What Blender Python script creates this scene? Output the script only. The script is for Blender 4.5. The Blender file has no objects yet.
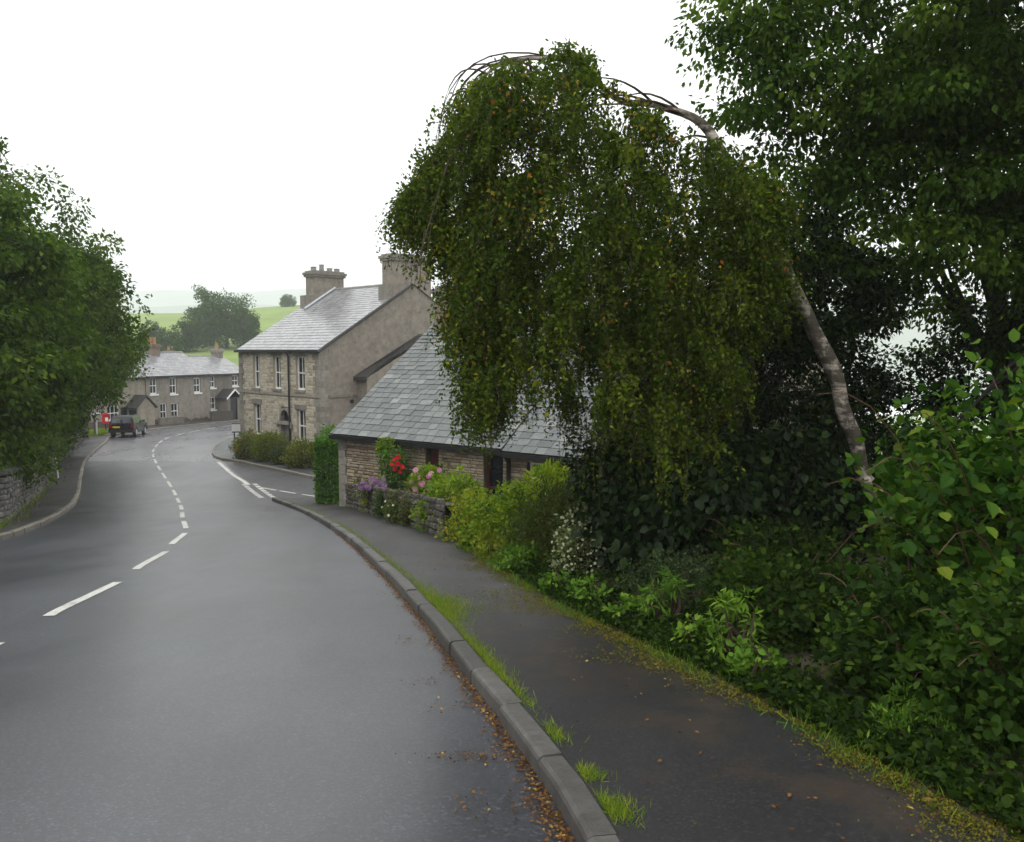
import bpy, math, random
import numpy as np
from mathutils import Matrix, Vector

random.seed(7)
rng = np.random.default_rng(11)
scene = bpy.context.scene
col = scene.collection
R = math.radians

# ------------------------------------------------------------------ camera, sky, sun, exposure
EYE = 1.65
cam_data = bpy.data.cameras.new('camera')
cam_data.sensor_width = 36.0
cam_data.lens = 36.0 * 850 / 1024
cam_data.clip_start = 0.05
cam_data.clip_end = 9000
cam = bpy.data.objects.new('camera', cam_data)
col.objects.link(cam)
cam.location = (0, 0, EYE)
cam.rotation_euler = (R(90) - math.atan(72 / 850), 0, 0)
scene.camera = cam

SUN_EL, SUN_AZ = R(58), R(205)
world = bpy.data.worlds.new('World')
scene.world = world
world.use_nodes = True
wn, wl = world.node_tree.nodes, world.node_tree.links
for n in list(wn):
    wn.remove(n)
w_out = wn.new('ShaderNodeOutputWorld')
w_bg = wn.new('ShaderNodeBackground')
w_sky = wn.new('ShaderNodeTexSky')
w_sky.sky_type = 'NISHITA'
w_sky.sun_disc = False
w_sky.sun_elevation = SUN_EL
w_sky.sun_rotation = SUN_AZ
w_sky.dust_density = 4.0
w_mix = wn.new('ShaderNodeMixRGB')          # an even cloud deck over the clear sky
w_mix.inputs[0].default_value = 0.93
w_mix.inputs[2].default_value = (10.0, 9.95, 9.9, 1)
wl.new(w_sky.outputs[0], w_mix.inputs[1])
wl.new(w_mix.outputs[0], w_bg.inputs[0])
wl.new(w_bg.outputs[0], w_out.inputs[0])
w_bg.inputs[1].default_value = 0.12

sun_data = bpy.data.lights.new('sun', 'SUN')
sun_data.energy = 0.6
sun_data.angle = R(40)
sun_data.color = (1.0, 0.97, 0.93)
sun = bpy.data.objects.new('sun', sun_data)
col.objects.link(sun)
sd = Vector((math.sin(SUN_AZ) * math.cos(SUN_EL), math.cos(SUN_AZ) * math.cos(SUN_EL), math.sin(SUN_EL)))
sun.rotation_euler = sd.to_track_quat('Z', 'Y').to_euler()
sun.location = (0, 0, 30)

scene.view_settings.view_transform = 'Standard'
scene.view_settings.look = 'None'
scene.view_settings.gamma = 1
scene.view_settings.use_curve_mapping = False
scene.view_settings.exposure = 0.55
scene.render.engine = 'CYCLES'
scene.cycles.use_denoising = True
scene.cycles.max_bounces = 5
scene.cycles.diffuse_bounces = 3
scene.cycles.glossy_bounces = 2
scene.cycles.transmission_bounces = 3
scene.cycles.volume_bounces = 3
scene.cycles.caustics_reflective = False
scene.cycles.caustics_refractive = False

# ------------------------------------------------------------------ lie of the land
_ys = np.arange(-60, 420, 0.05)
_t = np.clip((_ys - 24) / 16, 0, 1)
_t = _t * _t * (3 - 2 * _t)
_s = -(0.127 + (0.028 - 0.127) * _t)
_s = np.where(_ys < -15, -0.04, _s)
_z = np.cumsum(_s) * 0.05
_z -= np.interp(0, _ys, _z)


def g(y):
    return np.interp(y, _ys, _z)


def spline(pts, step=0.4):
    p = np.array(pts, float)
    p = np.vstack([2 * p[0] - p[1], p, 2 * p[-1] - p[-2]])
    out = []
    for i in range(1, len(p) - 2):
        a, b, c, d = p[i - 1], p[i], p[i + 1], p[i + 2]
        n = max(2, int(np.linalg.norm(c - b) / step))
        for k in range(n):
            t = k / n
            out.append(0.5 * ((2 * b) + (c - a) * t + (2 * a - 5 * b + 4 * c - d) * t * t + (3 * b - a - 3 * c + d) * t ** 3))
    out.append(p[-2])
    return np.array(out)


def offset(line, d):                        # to the right of travel when d > 0
    t = np.gradient(line, axis=0)
    t /= np.linalg.norm(t, axis=1)[:, None]
    return line + d * np.stack([t[:, 1], -t[:, 0]], 1)


def x_at(line, y):
    return np.interp(y, line[:, 1], line[:, 0])


KERB_R = spline([(1.75, -8), (1.25, -4), (0.74, 0), (0.27, 3.46), (0.15, 4.11), (-0.04, 4.96), (-0.32, 6.05), (-0.92, 8.43),
                 (-1.93, 12.06), (-3.76, 17.96), (-6.42, 25.26), (-8.66, 30.2)])
KERB_L = spline([(-6.9, -8), (-7.6, 0), (-8.5, 6), (-9.4, 12), (-9.98, 16.2), (-10.45, 17.96), (-11.7, 21.3), (-13.96, 26.6),
                 (-16.6, 32.3), (-19.7, 38.6), (-23.0, 45.6), (-25.4, 51.5), (-27.9, 58.1), (-29.7, 62.6), (-30.7, 67), (-30.2, 73),
                 (-28.7, 79.5), (-27.0, 87), (-24.0, 95), (-19, 103)])
PAVE_R = spline([(2.9, -8), (2.7, -4), (2.35, 0), (2.0, 2.4), (1.88, 3.22), (1.78, 3.74), (1.58, 4.52), (1.29, 5.65), (0.9, 6.91),
                 (0.3, 8.87), (-0.3, 11.56), (-1.35, 15.73), (-2.94, 20.22), (-5.45, 26.5), (-6.2, 28.6), (-6.6, 30.0)])
WALL_L = spline([(-9.2, 8), (-10.1, 13), (-11.75, 19.2), (-14.04, 23.9), (-17.16, 30.2), (-20.6, 37.6), (-23.8, 44.1), (-26.9, 51.5),
                 (-29.3, 57.3), (-31.4, 62.6)])
KERB_HOUSE = spline([(-9.0, 38.3), (-12.9, 43.2), (-15.1, 45.9), (-16.0, 46.75), (-16.7, 47.7), (-17.6, 49.6), (-18.9, 53.5),
                     (-19.95, 58), (-21.0, 64.6), (-21.3, 72), (-20.7, 80), (-18.4, 88), (-13, 96)])
RIGHT_EDGE = np.vstack([KERB_R, [(-8.9, 31.0), (-11.45, 36.8), (-13.2, 40.2), (-15.7, 45.6)],
                        KERB_HOUSE[KERB_HOUSE[:, 1] > 47.6]])

# ------------------------------------------------------------------ helpers
ROOTS = {}


def root_loc(o):
    while o.parent is not None:
        o = o.parent
    return np.array(o.location)


def tag(o, label=None, cat=None, group=None, kind=None):
    if label:
        o['label'] = label
    if cat:
        o['category'] = cat
    if group:
        o['group'] = group
    if kind:
        o['kind'] = kind
    return o


def thing(name, loc, label, cat, group=None):
    o = bpy.data.objects.new(name, None)
    col.objects.link(o)
    o.location = loc
    o.empty_display_size = 0.2
    return tag(o, label, cat, group)


def link_mesh(name, me, mat, parent=None):
    o = bpy.data.objects.new(name, me)
    col.objects.link(o)
    if parent is not None:
        o.parent = parent
    if mat is not None and len(me.materials) == 0:
        for m in (mat if isinstance(mat, (list, tuple)) else [mat]):
            me.materials.append(m)
    return o


def raw_mesh(name, V, F, tint=None, uv=None, smooth=False):
    """V (N,3); F list of tuples or an (M,k) array"""
    me = bpy.data.meshes.new(name)
    V = np.asarray(V, np.float32)
    if isinstance(F, np.ndarray):
        k = F.shape[1]
        me.vertices.add(len(V))
        me.vertices.foreach_set('co', V.ravel())
        me.loops.add(F.size)
        me.loops.foreach_set('vertex_index', F.astype(np.int32).ravel())
        me.polygons.add(len(F))
        me.polygons.foreach_set('loop_start', np.arange(0, F.size, k, dtype=np.int32))
        me.polygons.foreach_set('loop_total', np.full(len(F), k, np.int32))
        me.update(calc_edges=True)
    else:
        me.from_pydata([tuple(map(float, v)) for v in V], [], [tuple(int(i) for i in f) for f in F])
        me.update()
    if tint is not None:
        a = me.attributes.new('tint', 'FLOAT', 'POINT')
        a.data.foreach_set('value', np.asarray(tint, np.float32))
    if smooth:
        me.polygons.foreach_set('use_smooth', np.ones(len(me.polygons), bool))
    return me


def mk(name, V, F, mat, parent=None, tint=None, smooth=False):
    V = np.asarray(V, float).reshape(-1, 3)
    base = root_loc(parent) if parent is not None else 0
    return link_mesh(name, raw_mesh(name, V - base, F, tint, None, smooth), mat, parent)


class MB:
    def __init__(s):
        s.V, s.F, s.T, s.n = [], [], [], 0

    def add(s, V, F, tint=0.0):
        V = np.asarray(V, float)
        s.V.append(V)
        s.F += [tuple(int(i) + s.n for i in f) for f in F]
        s.T.append(np.full(len(V), tint))
        s.n += len(V)
        return s

    def quad(s, a, b, c, d, tint=0.0):
        return s.add([a, b, c, d], [(0, 1, 2, 3)], tint)

    def box(s, fr, a0, a1, b0, b1, c0, c1, tint=0.0):
        V = [fr(a, b, c) for c in (c0, c1) for b in (b0, b1) for a in (a0, a1)]
        return s.add(V, [(0, 2, 3, 1), (4, 5, 7, 6), (0, 1, 5, 4), (2, 6, 7, 3), (0, 4, 6, 2), (1, 3, 7, 5)], tint)

    def tube(s, pts, rad, k=6, tint=0.0, cap=True):
        p = np.asarray(pts, float)
        rad = np.broadcast_to(np.asarray(rad, float), (len(p),))
        t = np.gradient(p, axis=0)
        t /= np.linalg.norm(t, axis=1)[:, None] + 1e-9
        up = np.array([0.31, 0.17, 1.0]) if abs(t[0, 2]) < 0.9 else np.array([1.0, 0.1, 0.2])
        V, F = [], []
        for i in range(len(p)):
            a = np.cross(t[i], up)
            a /= np.linalg.norm(a) + 1e-9
            b = np.cross(t[i], a)
            for j in range(k):
                w = 2 * math.pi * j / k
                V.append(p[i] + rad[i] * (math.cos(w) * a + math.sin(w) * b))
        for i in range(len(p) - 1):
            for j in range(k):
                F.append((i * k + j, i * k + (j + 1) % k, (i + 1) * k + (j + 1) % k, (i + 1) * k + j))
        if cap:
            F.append(tuple(range(k)))
            F.append(tuple((len(p) - 1) * k + j for j in reversed(range(k))))
        return s.add(V, F, tint)

    def build(s, name, mat, parent=None, smooth=False, kind=None):
        o = mk(name, np.vstack(s.V), s.F, mat, parent, np.concatenate(s.T), smooth)
        if kind:
            o['kind'] = kind
        return o


def frame(O, u, nin, up=(0, 0, 1)):
    O, u, nin, up = (np.array(v, float) for v in (O, u, nin, up))
    return lambda a, b, c: O + a * u + b * nin + c * up


# ------------------------------------------------------------------ materials
def mat_new(name):
    m = bpy.data.materials.new(name)
    m.use_nodes = True
    nt = m.node_tree
    b = nt.nodes['Principled BSDF']
    return m, nt, b


def N(nt, kind, **kw):
    n = nt.nodes.new(kind)
    for k, v in kw.items():
        if k.startswith('i_'):
            n.inputs[k[2:].replace('_', ' ')].default_value = v
        else:
            setattr(n, k, v)
    return n


def ramp(nt, stops, src):
    r = nt.nodes.new('ShaderNodeValToRGB')
    while len(r.color_ramp.elements) < len(stops):
        r.color_ramp.elements.new(0.5)
    for e, (p, c) in zip(r.color_ramp.elements, stops):
        e.position = p
        e.color = (*c, 1) if len(c) == 3 else c
    nt.links.new(src, r.inputs[0])
    return r.outputs[0]


def coords(nt, scale=1.0):
    g_ = nt.nodes.new('ShaderNodeNewGeometry')
    if scale == 1.0:
        return g_.outputs['Position']
    m = nt.nodes.new('ShaderNodeMapping')
    m.inputs['Scale'].default_value = scale if hasattr(scale, '__len__') else (scale,) * 3
    nt.links.new(g_.outputs['Position'], m.inputs[0])
    return m.outputs[0]


def noise(nt, sc, detail=4, rough=0.55, vec=None):
    n = N(nt, 'ShaderNodeTexNoise')
    n.inputs['Scale'].default_value = sc
    n.inputs['Detail'].default_value = detail
    n.inputs['Roughness'].default_value = rough
    nt.links.new(vec if vec is not None else coords(nt), n.inputs['Vector'])
    return n.outputs['Fac']


def mixc(nt, fac, a, b, mode='MIX'):
    m = nt.nodes.new('ShaderNodeMixRGB')
    m.blend_type = mode
    for i, v in enumerate((fac, a, b)):
        if hasattr(v, 'is_output') or isinstance(v, bpy.types.NodeSocket):
            nt.links.new(v, m.inputs[i])
        elif i == 0:
            m.inputs[0].default_value = v
        else:
            m.inputs[i].default_value = (*v, 1)
    return m.outputs[0]


def bump(nt, b, h, strength=0.3, dist=0.02):
    n = nt.nodes.new('ShaderNodeBump')
    n.inputs['Strength'].default_value = strength
    n.inputs['Distance'].default_value = dist
    nt.links.new(h, n.inputs['Height'])
    nt.links.new(n.outputs[0], b.inputs['Normal'])


def tint_val(nt):
    at = N(nt, 'ShaderNodeAttribute', attribute_name='tint')
    oi = N(nt, 'ShaderNodeObjectInfo')
    ad = N(nt, 'ShaderNodeMath', operation='ADD')
    fr = N(nt, 'ShaderNodeMath', operation='FRACT')
    nt.links.new(at.outputs['Fac'], ad.inputs[0])
    nt.links.new(oi.outputs['Random'], ad.inputs[1])
    nt.links.new(ad.outputs[0], fr.inputs[0])
    return fr.outputs[0]


def plain(name, c, rough=0.6, spec=0.4, metal=0.0, var=0.0, vs=6.0):
    m, nt, b = mat_new(name)
    b.inputs['Roughness'].default_value = rough
    b.inputs['Specular IOR Level'].default_value = spec
    b.inputs['Metallic'].default_value = metal
    if var:
        f = noise(nt, vs, 5)
        nt.links.new(ramp(nt, [(0.3, tuple(x * (1 - var) for x in c)), (0.7, tuple(min(1, x * (1 + var)) for x in c))], f), b.inputs['Base Color'])
    else:
        b.inputs['Base Color'].default_value = (*c, 1)
    return m


def asphalt(name, c, rough_lo, rough_hi, brown=0.0, tracks=False, agg=85, grain=0.95, bs=0.1, spec=0.5):
    m, nt, b = mat_new(name)
    big = noise(nt, 0.35, 5, 0.6)
    fine = noise(nt, 38, 5, 0.75)
    v = N(nt, 'ShaderNodeTexVoronoi')
    v.inputs['Scale'].default_value = agg
    nt.links.new(coords(nt), v.inputs['Vector'])
    sep = N(nt, 'ShaderNodeSeparateColor')
    nt.links.new(v.outputs['Color'], sep.inputs[0])
    c1 = mixc(nt, ramp(nt, [(0.35, (0, 0, 0)), (0.65, (1, 1, 1))], big), tuple(x * 0.72 for x in c), tuple(x * 1.28 for x in c))
    k0, k1, k2 = 1 - 0.5 * grain, 1 - 0.1 * grain, 1 + 1.3 * grain
    st = ramp(nt, [(0.0, (k0,) * 3), (0.6, (k1,) * 3), (0.85, (1.15, 1.15, 1.15)), (1.0, (k2,) * 3)], sep.outputs[0])
    cc = mixc(nt, 1.0, c1, st, 'MULTIPLY')
    cc = mixc(nt, 1.0, cc, ramp(nt, [(0.3, (0.7, 0.7, 0.7)), (0.7, (1.3, 1.3, 1.3))], fine), 'MULTIPLY')
    if brown:
        bn = noise(nt, 1.1, 8, 0.72)
        f = ramp(nt, [(0.5, (0, 0, 0)), (0.66, (brown,) * 3)], bn)
        cc = mixc(nt, f, cc, (0.05, 0.028, 0.014))
    if tracks:                                          # tyre-polished bands along each lane
        at = N(nt, 'ShaderNodeAttribute', attribute_name='across')
        tr_ = ramp(nt, [(0.0, (1.12,) * 3), (0.13, (0.8,) * 3), (0.25, (1.06,) * 3), (0.37, (0.8,) * 3), (0.5, (1.18,) * 3), (0.63, (0.8,) * 3), (0.75, (1.06,) * 3), (0.87, (0.8,) * 3), (1.0, (1.12,) * 3)], at.outputs['Fac'])
        cc = mixc(nt, 0.7, cc, mixc(nt, 1.0, cc, tr_, 'MULTIPLY'))
    nt.links.new(cc, b.inputs['Base Color'])
    rn = noise(nt, 0.5, 5, 0.6, coords(nt, (1.0, 0.3, 1.0)))
    rr = ramp(nt, [(0.3, (rough_lo,) * 3), (0.7, (rough_hi,) * 3)], rn)
    nt.links.new(rr, b.inputs['Roughness'])
    b.inputs['Specular IOR Level'].default_value = spec
    bump(nt, b, sep.outputs[1], bs, 0.004)
    return m


def leafy(name, stops, rough=0.5, trans=0.34, spec=0.08):
    m, nt, b = mat_new(name)
    cc = ramp(nt, stops, tint_val(nt))
    nt.links.new(cc, b.inputs['Base Color'])
    b.inputs['Roughness'].default_value = rough
    b.inputs['Specular IOR Level'].default_value = spec
    tr = N(nt, 'ShaderNodeBsdfTranslucent')
    nt.links.new(mixc(nt, 1.0, cc, (1.3, 1.5, 0.6), 'MULTIPLY'), tr.inputs[0])
    mx = N(nt, 'ShaderNodeMixShader')
    mx.inputs[0].default_value = trans
    nt.links.new(b.outputs[0], mx.inputs[1])
    nt.links.new(tr.outputs[0], mx.inputs[2])
    nt.links.new(mx.outputs[0], nt.nodes['Material Output'].inputs[0])
    return m


def stony(name, stops, lichen=None, sc=9.0, rough=0.85, bs=0.4, streak=False):
    m, nt, b = mat_new(name)
    cc = ramp(nt, stops, tint_val(nt))
    f = noise(nt, sc, 8, 0.7)
    cc = mixc(nt, 1.0, cc, ramp(nt, [(0.25, (0.6, 0.6, 0.6)), (0.75, (1.3, 1.3, 1.3))], f), 'MULTIPLY')
    if lichen:
        l = noise(nt, 3.1, 8, 0.72)
        cc = mixc(nt, ramp(nt, [(0.53, (0, 0, 0)), (0.68, (0.75, 0.75, 0.75))], l), cc, lichen)
    if streak:
        l = noise(nt, 1.0, 6, 0.7, coords(nt, (2.2, 2.2, 0.35)))
        cc = mixc(nt, ramp(nt, [(0.45, (0, 0, 0)), (0.72, (0.6, 0.6, 0.6))], l), cc, tuple(x * 0.45 for x in stops[0][1]))
    nt.links.new(cc, b.inputs['Base Color'])
    b.inputs['Roughness'].default_value = rough
    bump(nt, b, noise(nt, sc * 4, 6, 0.7), bs, 0.02)
    return m


M = {}
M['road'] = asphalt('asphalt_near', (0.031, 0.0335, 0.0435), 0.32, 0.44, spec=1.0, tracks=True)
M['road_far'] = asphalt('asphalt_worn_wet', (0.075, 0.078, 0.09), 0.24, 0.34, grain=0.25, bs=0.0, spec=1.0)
M['side_road'] = asphalt('asphalt_side', (0.045, 0.046, 0.05), 0.4, 0.6)
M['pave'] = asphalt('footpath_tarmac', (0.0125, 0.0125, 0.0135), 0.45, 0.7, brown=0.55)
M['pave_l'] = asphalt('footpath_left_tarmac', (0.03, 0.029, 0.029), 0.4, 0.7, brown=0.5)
M['paint'] = stony('road_paint', [(0, (0.46, 0.46, 0.43)), (1, (0.55, 0.55, 0.51))], lichen=(0.17, 0.17, 0.165), sc=40, rough=0.5, bs=0.2)
M['kerb'] = stony('kerb_stone_weathered', [(0, (0.05, 0.048, 0.045)), (1, (0.095, 0.09, 0.083))], lichen=(0.026, 0.024, 0.015), sc=9, rough=0.6)
M['kerb_pale'] = stony('kerb_stone_pale', [(0, (0.15, 0.135, 0.11)), (1, (0.22, 0.2, 0.165))], lichen=(0.08, 0.075, 0.045), sc=14, rough=0.6)
M['soil'] = stony('soil', [(0, (0.035, 0.026, 0.016)), (1, (0.05, 0.036, 0.02))], lichen=(0.03, 0.045, 0.012), sc=5, rough=0.95)
M['field'] = stony('pasture', [(0, (0.17, 0.25, 0.05)), (1, (0.18, 0.26, 0.05))], lichen=(0.24, 0.28, 0.07), sc=0.05, rough=0.95, bs=0.1)
M['hill'] = stony('moor', [(0, (0.08, 0.12, 0.05)), (1, (0.09, 0.13, 0.05))], lichen=(0.05, 0.08, 0.04), sc=0.01, rough=1.0, bs=0.05)
M['moss'] = stony('moss', [(0, (0.04, 0.032, 0.01)), (1, (0.045, 0.035, 0.01))], lichen=(0.03, 0.022, 0.012), sc=7, rough=0.95, bs=1.0)
M['moss_tuft'] = leafy('moss_tufts', [(0, (0.035, 0.028, 0.006)), (0.5, (0.105, 0.1, 0.009)), (0.85, (0.13, 0.15, 0.012)), (1, (0.17, 0.09, 0.015))], trans=0.1)
M['house_stone'] = stony('limestone', [(0, (0.27, 0.235, 0.175)), (0.35, (0.43, 0.385, 0.295)), (0.7, (0.52, 0.48, 0.395)), (1, (0.37, 0.345, 0.29))], sc=7)
M['quoin'] = stony('quoin_stone', [(0, (0.2, 0.185, 0.155)), (1, (0.29, 0.27, 0.23))], sc=6, streak=True)
M['mortar'] = stony('mortar', [(0, (0.42, 0.375, 0.29)), (1, (0.45, 0.4, 0.31))], sc=10)
M['render'] = stony('roughcast_render', [(0, (0.225, 0.2, 0.165)), (1, (0.24, 0.21, 0.175))], lichen=(0.12, 0.107, 0.088), sc=2.2, bs=0.9)
M['render_b'] = stony('grey_render', [(0, (0.245, 0.22, 0.185)), (1, (0.265, 0.24, 0.2))], lichen=(0.31, 0.285, 0.245), sc=3, bs=0.5, streak=True)
M['render_a'] = stony('buff_render', [(0, (0.31, 0.275, 0.215)), (1, (0.33, 0.29, 0.23))], lichen=(0.25, 0.225, 0.185), sc=3, bs=0.5, streak=True)
M['render_c'] = stony('brown_render', [(0, (0.18, 0.16, 0.135)), (1, (0.195, 0.175, 0.145))], lichen=(0.22, 0.17, 0.145), sc=3, bs=0.5, streak=True)
M['slate'] = stony('wet_slate', [(0, (0.085, 0.097, 0.095)), (0.5, (0.11, 0.125, 0.12)), (0.9, (0.145, 0.16, 0.152)), (1, (0.21, 0.22, 0.21))], sc=6, rough=0.42, bs=0.3)
M['slate_h'] = stony('wet_slate_pale', [(0, (0.2, 0.205, 0.215)), (1, (0.3, 0.305, 0.31))], sc=5, rough=0.22, bs=0.12)
M['cottage_stone'] = stony('rubble_stone', [(0, (0.2, 0.15, 0.095)), (0.3, (0.32, 0.25, 0.165)), (0.6, (0.4, 0.335, 0.235)), (0.85, (0.29, 0.25, 0.195)), (1, (0.46, 0.4, 0.31))], sc=8)
M['dark_mortar'] = stony('dark_mortar', [(0, (0.13, 0.105, 0.075)), (1, (0.15, 0.12, 0.085))], sc=12)
M['wall_stone'] = stony('dry_stone', [(0, (0.06, 0.057, 0.05)), (0.5, (0.115, 0.11, 0.1)), (1, (0.2, 0.195, 0.18))], lichen=(0.05, 0.055, 0.025), sc=7)
M['wall_stone_dark'] = stony('garden_wall_stone', [(0, (0.04, 0.036, 0.03)), (0.5, (0.075, 0.066, 0.055)), (1, (0.12, 0.105, 0.088))], lichen=(0.05, 0.055, 0.02), sc=7)
M['wall_core'] = stony('wall_core', [(0, (0.035, 0.033, 0.028)), (1, (0.045, 0.042, 0.035))], sc=8)
M['white'] = plain('white_paint', (0.75, 0.75, 0.73), 0.45, var=0.06)
M['glass'] = plain('window_glass', (0.012, 0.014, 0.017), 0.06, 0.55)
M['curtain'] = plain('net_curtain', (0.5, 0.5, 0.47), 0.9)
M['black'] = plain('black_iron', (0.014, 0.014, 0.015), 0.4)
M['black_roof'] = plain('dark_slate', (0.035, 0.034, 0.034), 0.5, var=0.3)
M['door_grey'] = plain('grey_door_paint', (0.2, 0.19, 0.19), 0.5, var=0.1)
M['maroon'] = plain('maroon_wood', (0.055, 0.012, 0.01), 0.5, var=0.3)
M['wood'] = plain('weathered_wood', (0.07, 0.06, 0.05), 0.8, var=0.35, vs=9)
M['terracotta'] = plain('terracotta', (0.36, 0.2, 0.09), 0.8, var=0.25)
M['grey_pot'] = plain('grey_pot', (0.25, 0.24, 0.23), 0.8, var=0.25)
M['brick'] = stony('chimney_brick', [(0, (0.17, 0.13, 0.1)), (1, (0.22, 0.165, 0.125))], sc=9)
M['car_paint'] = plain('dark_blue_car_paint', (0.004, 0.005, 0.01), 0.25, 0.3)
M['car_plastic'] = plain('black_car_plastic', (0.012, 0.012, 0.012), 0.55)
M['car_glass'] = plain('car_glass', (0.015, 0.022, 0.026), 0.06, 0.5)
M['rubber'] = plain('tyre_rubber', (0.015, 0.015, 0.015), 0.8)
M['alloy'] = plain('wheel_alloy', (0.4, 0.4, 0.41), 0.35, metal=0.7)
M['tail_red'] = plain('tail_lamp_red', (0.16, 0.008, 0.008), 0.3)
M['amber'] = plain('lamp_amber', (0.6, 0.2, 0.02), 0.2)
M['plate_yellow'] = plain('number_plate_yellow', (0.62, 0.42, 0.03), 0.4)
M['red_paint'] = plain('red_post_box_paint', (0.5, 0.012, 0.018), 0.35)
M['pale_metal'] = plain('pale_metal', (0.5, 0.52, 0.54), 0.5, var=0.1)
M['bark'] = stony('dark_bark', [(0, (0.045, 0.037, 0.028)), (1, (0.06, 0.05, 0.038))], sc=12, bs=1.0)
M['cane'] = plain('reddish_cane', (0.09, 0.04, 0.025), 0.6, var=0.4)
M['twig'] = plain('brown_twig', (0.05, 0.03, 0.022), 0.8, var=0.3)

# birch bark: pale, with dark bands round the stem
m, nt, b = mat_new('birch_bark')
bn = noise(nt, 3.0, 6, 0.7, coords(nt, (1.2, 1.2, 5.0)))
cc = ramp(nt, [(0.4, (0.02, 0.016, 0.012)), (0.47, (0.2, 0.17, 0.135)), (0.66, (0.55, 0.5, 0.43))], bn)
cc = mixc(nt, ramp(nt, [(0.44, (0, 0, 0)), (0.54, (0.92, 0.92, 0.92))], noise(nt, 4.5, 5, 0.65)), cc, (0.045, 0.038, 0.025))
nt.links.new(cc, b.inputs['Base Color'])
b.inputs['Roughness'].default_value = 0.75
bump(nt, b, bn, 0.6, 0.02)
M['birch'] = m

M['l_birch'] = leafy('birch_leaves', [(0, (0.024, 0.045, 0.004)), (0.35, (0.052, 0.086, 0.006)), (0.7, (0.105, 0.148, 0.011)), (0.93, (0.24, 0.26, 0.025)), (0.985, (0.3, 0.2, 0.02)), (1, (0.32, 0.1, 0.015))])
M['l_tree'] = leafy('broadleaf_leaves', [(0, (0.02, 0.048, 0.006)), (0.5, (0.05, 0.1, 0.01)), (1, (0.12, 0.185, 0.018))])
M['l_left'] = leafy('ash_leaves', [(0, (0.028, 0.06, 0.006)), (0.5, (0.065, 0.115, 0.01)), (1, (0.125, 0.185, 0.018))])
M['l_left_b'] = leafy('sycamore_leaves', [(0, (0.022, 0.048, 0.005)), (0.5, (0.05, 0.09, 0.008)), (1, (0.1, 0.15, 0.014))])
M['l_laurel'] = leafy('laurel_leaves', [(0, (0.006, 0.015, 0.003)), (0.6, (0.01, 0.024, 0.004)), (1, (0.024, 0.046, 0.007))], rough=0.42, trans=0.06, spec=0.12)
M['l_hazel'] = leafy('hazel_leaves', [(0, (0.01, 0.03, 0.004)), (0.45, (0.024, 0.07, 0.007)), (0.85, (0.075, 0.15, 0.012)), (1, (0.15, 0.19, 0.018))], trans=0.3)
M['l_bramble'] = leafy('bramble_leaves', [(0, (0.011, 0.028, 0.004)), (0.6, (0.024, 0.058, 0.007)), (1, (0.065, 0.115, 0.012))])
M['l_bright'] = leafy('bright_leaves', [(0, (0.1, 0.17, 0.01)), (0.6, (0.19, 0.28, 0.014)), (1, (0.32, 0.36, 0.03))], trans=0.35)
M['l_mid'] = leafy('fresh_green_leaves', [(0, (0.05, 0.105, 0.007)), (0.55, (0.12, 0.2, 0.011)), (1, (0.26, 0.33, 0.025))], trans=0.35)
M['l_gold'] = leafy('golden_leaves', [(0, (0.12, 0.17, 0.015)), (0.5, (0.2, 0.25, 0.02)), (1, (0.34, 0.28, 0.03))], trans=0.3)
M['l_bronze'] = leafy('bronze_leaves', [(0, (0.035, 0.06, 0.012)), (0.6, (0.07, 0.1, 0.018)), (0.85, (0.11, 0.12, 0.025)), (1, (0.13, 0.06, 0.035))])
M['l_olive'] = leafy('olive_leaves', [(0, (0.06, 0.09, 0.012)), (0.5, (0.12, 0.155, 0.02)), (0.85, (0.2, 0.2, 0.03)), (1, (0.15, 0.09, 0.025))])
M['l_hedge'] = leafy('hedge_leaves', [(0, (0.045, 0.12, 0.014)), (0.5, (0.08, 0.19, 0.02)), (1, (0.13, 0.25, 0.03))])
M['l_silver'] = leafy('silver_leaves', [(0, (0.06, 0.09, 0.025)), (0.7, (0.15, 0.19, 0.07)), (1, (0.3, 0.32, 0.17))])
M['l_grey'] = leafy('grey_green_leaves', [(0, (0.02, 0.035, 0.014)), (0.7, (0.05, 0.075, 0.03)), (1, (0.09, 0.12, 0.05))])
M['l_under'] = leafy('shade_tinted_leaves', [(0, (0.008, 0.018, 0.003)), (0.7, (0.02, 0.045, 0.005)), (1, (0.06, 0.1, 0.01))])  # darker leaf copy: shade of the hollow put into the colour
M['l_far'] = leafy('distant_leaves', [(0, (0.025, 0.06, 0.012)), (1, (0.06, 0.11, 0.022))])
M['l_weed'] = leafy('weed_leaves', [(0, (0.05, 0.12, 0.015)), (0.6, (0.1, 0.2, 0.02)), (1, (0.17, 0.27, 0.03))], trans=0.3)
M['grass'] = leafy('grass_blades', [(0, (0.1, 0.18, 0.015)), (0.6, (0.18, 0.26, 0.02)), (0.9, (0.26, 0.3, 0.04)), (1, (0.34, 0.27, 0.08))], trans=0.3)
M['litter'] = leafy('dead_leaves', [(0, (0.03, 0.016, 0.008)), (0.5, (0.1, 0.045, 0.016)), (0.88, (0.2, 0.095, 0.028)), (1, (0.38, 0.26, 0.05))], trans=0.1)
M['f_red'] = leafy('red_petals', [(0, (0.45, 0.012, 0.02)), (1, (0.65, 0.03, 0.05))])
M['f_pink'] = leafy('pink_petals', [(0, (0.5, 0.16, 0.35)), (1, (0.75, 0.5, 0.6))])
M['f_purple'] = leafy('purple_petals', [(0, (0.2, 0.09, 0.28)), (1, (0.36, 0.2, 0.42))])
M['f_cream'] = leafy('cream_petals', [(0, (0.36, 0.38, 0.24)), (1, (0.62, 0.62, 0.48))])
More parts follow.
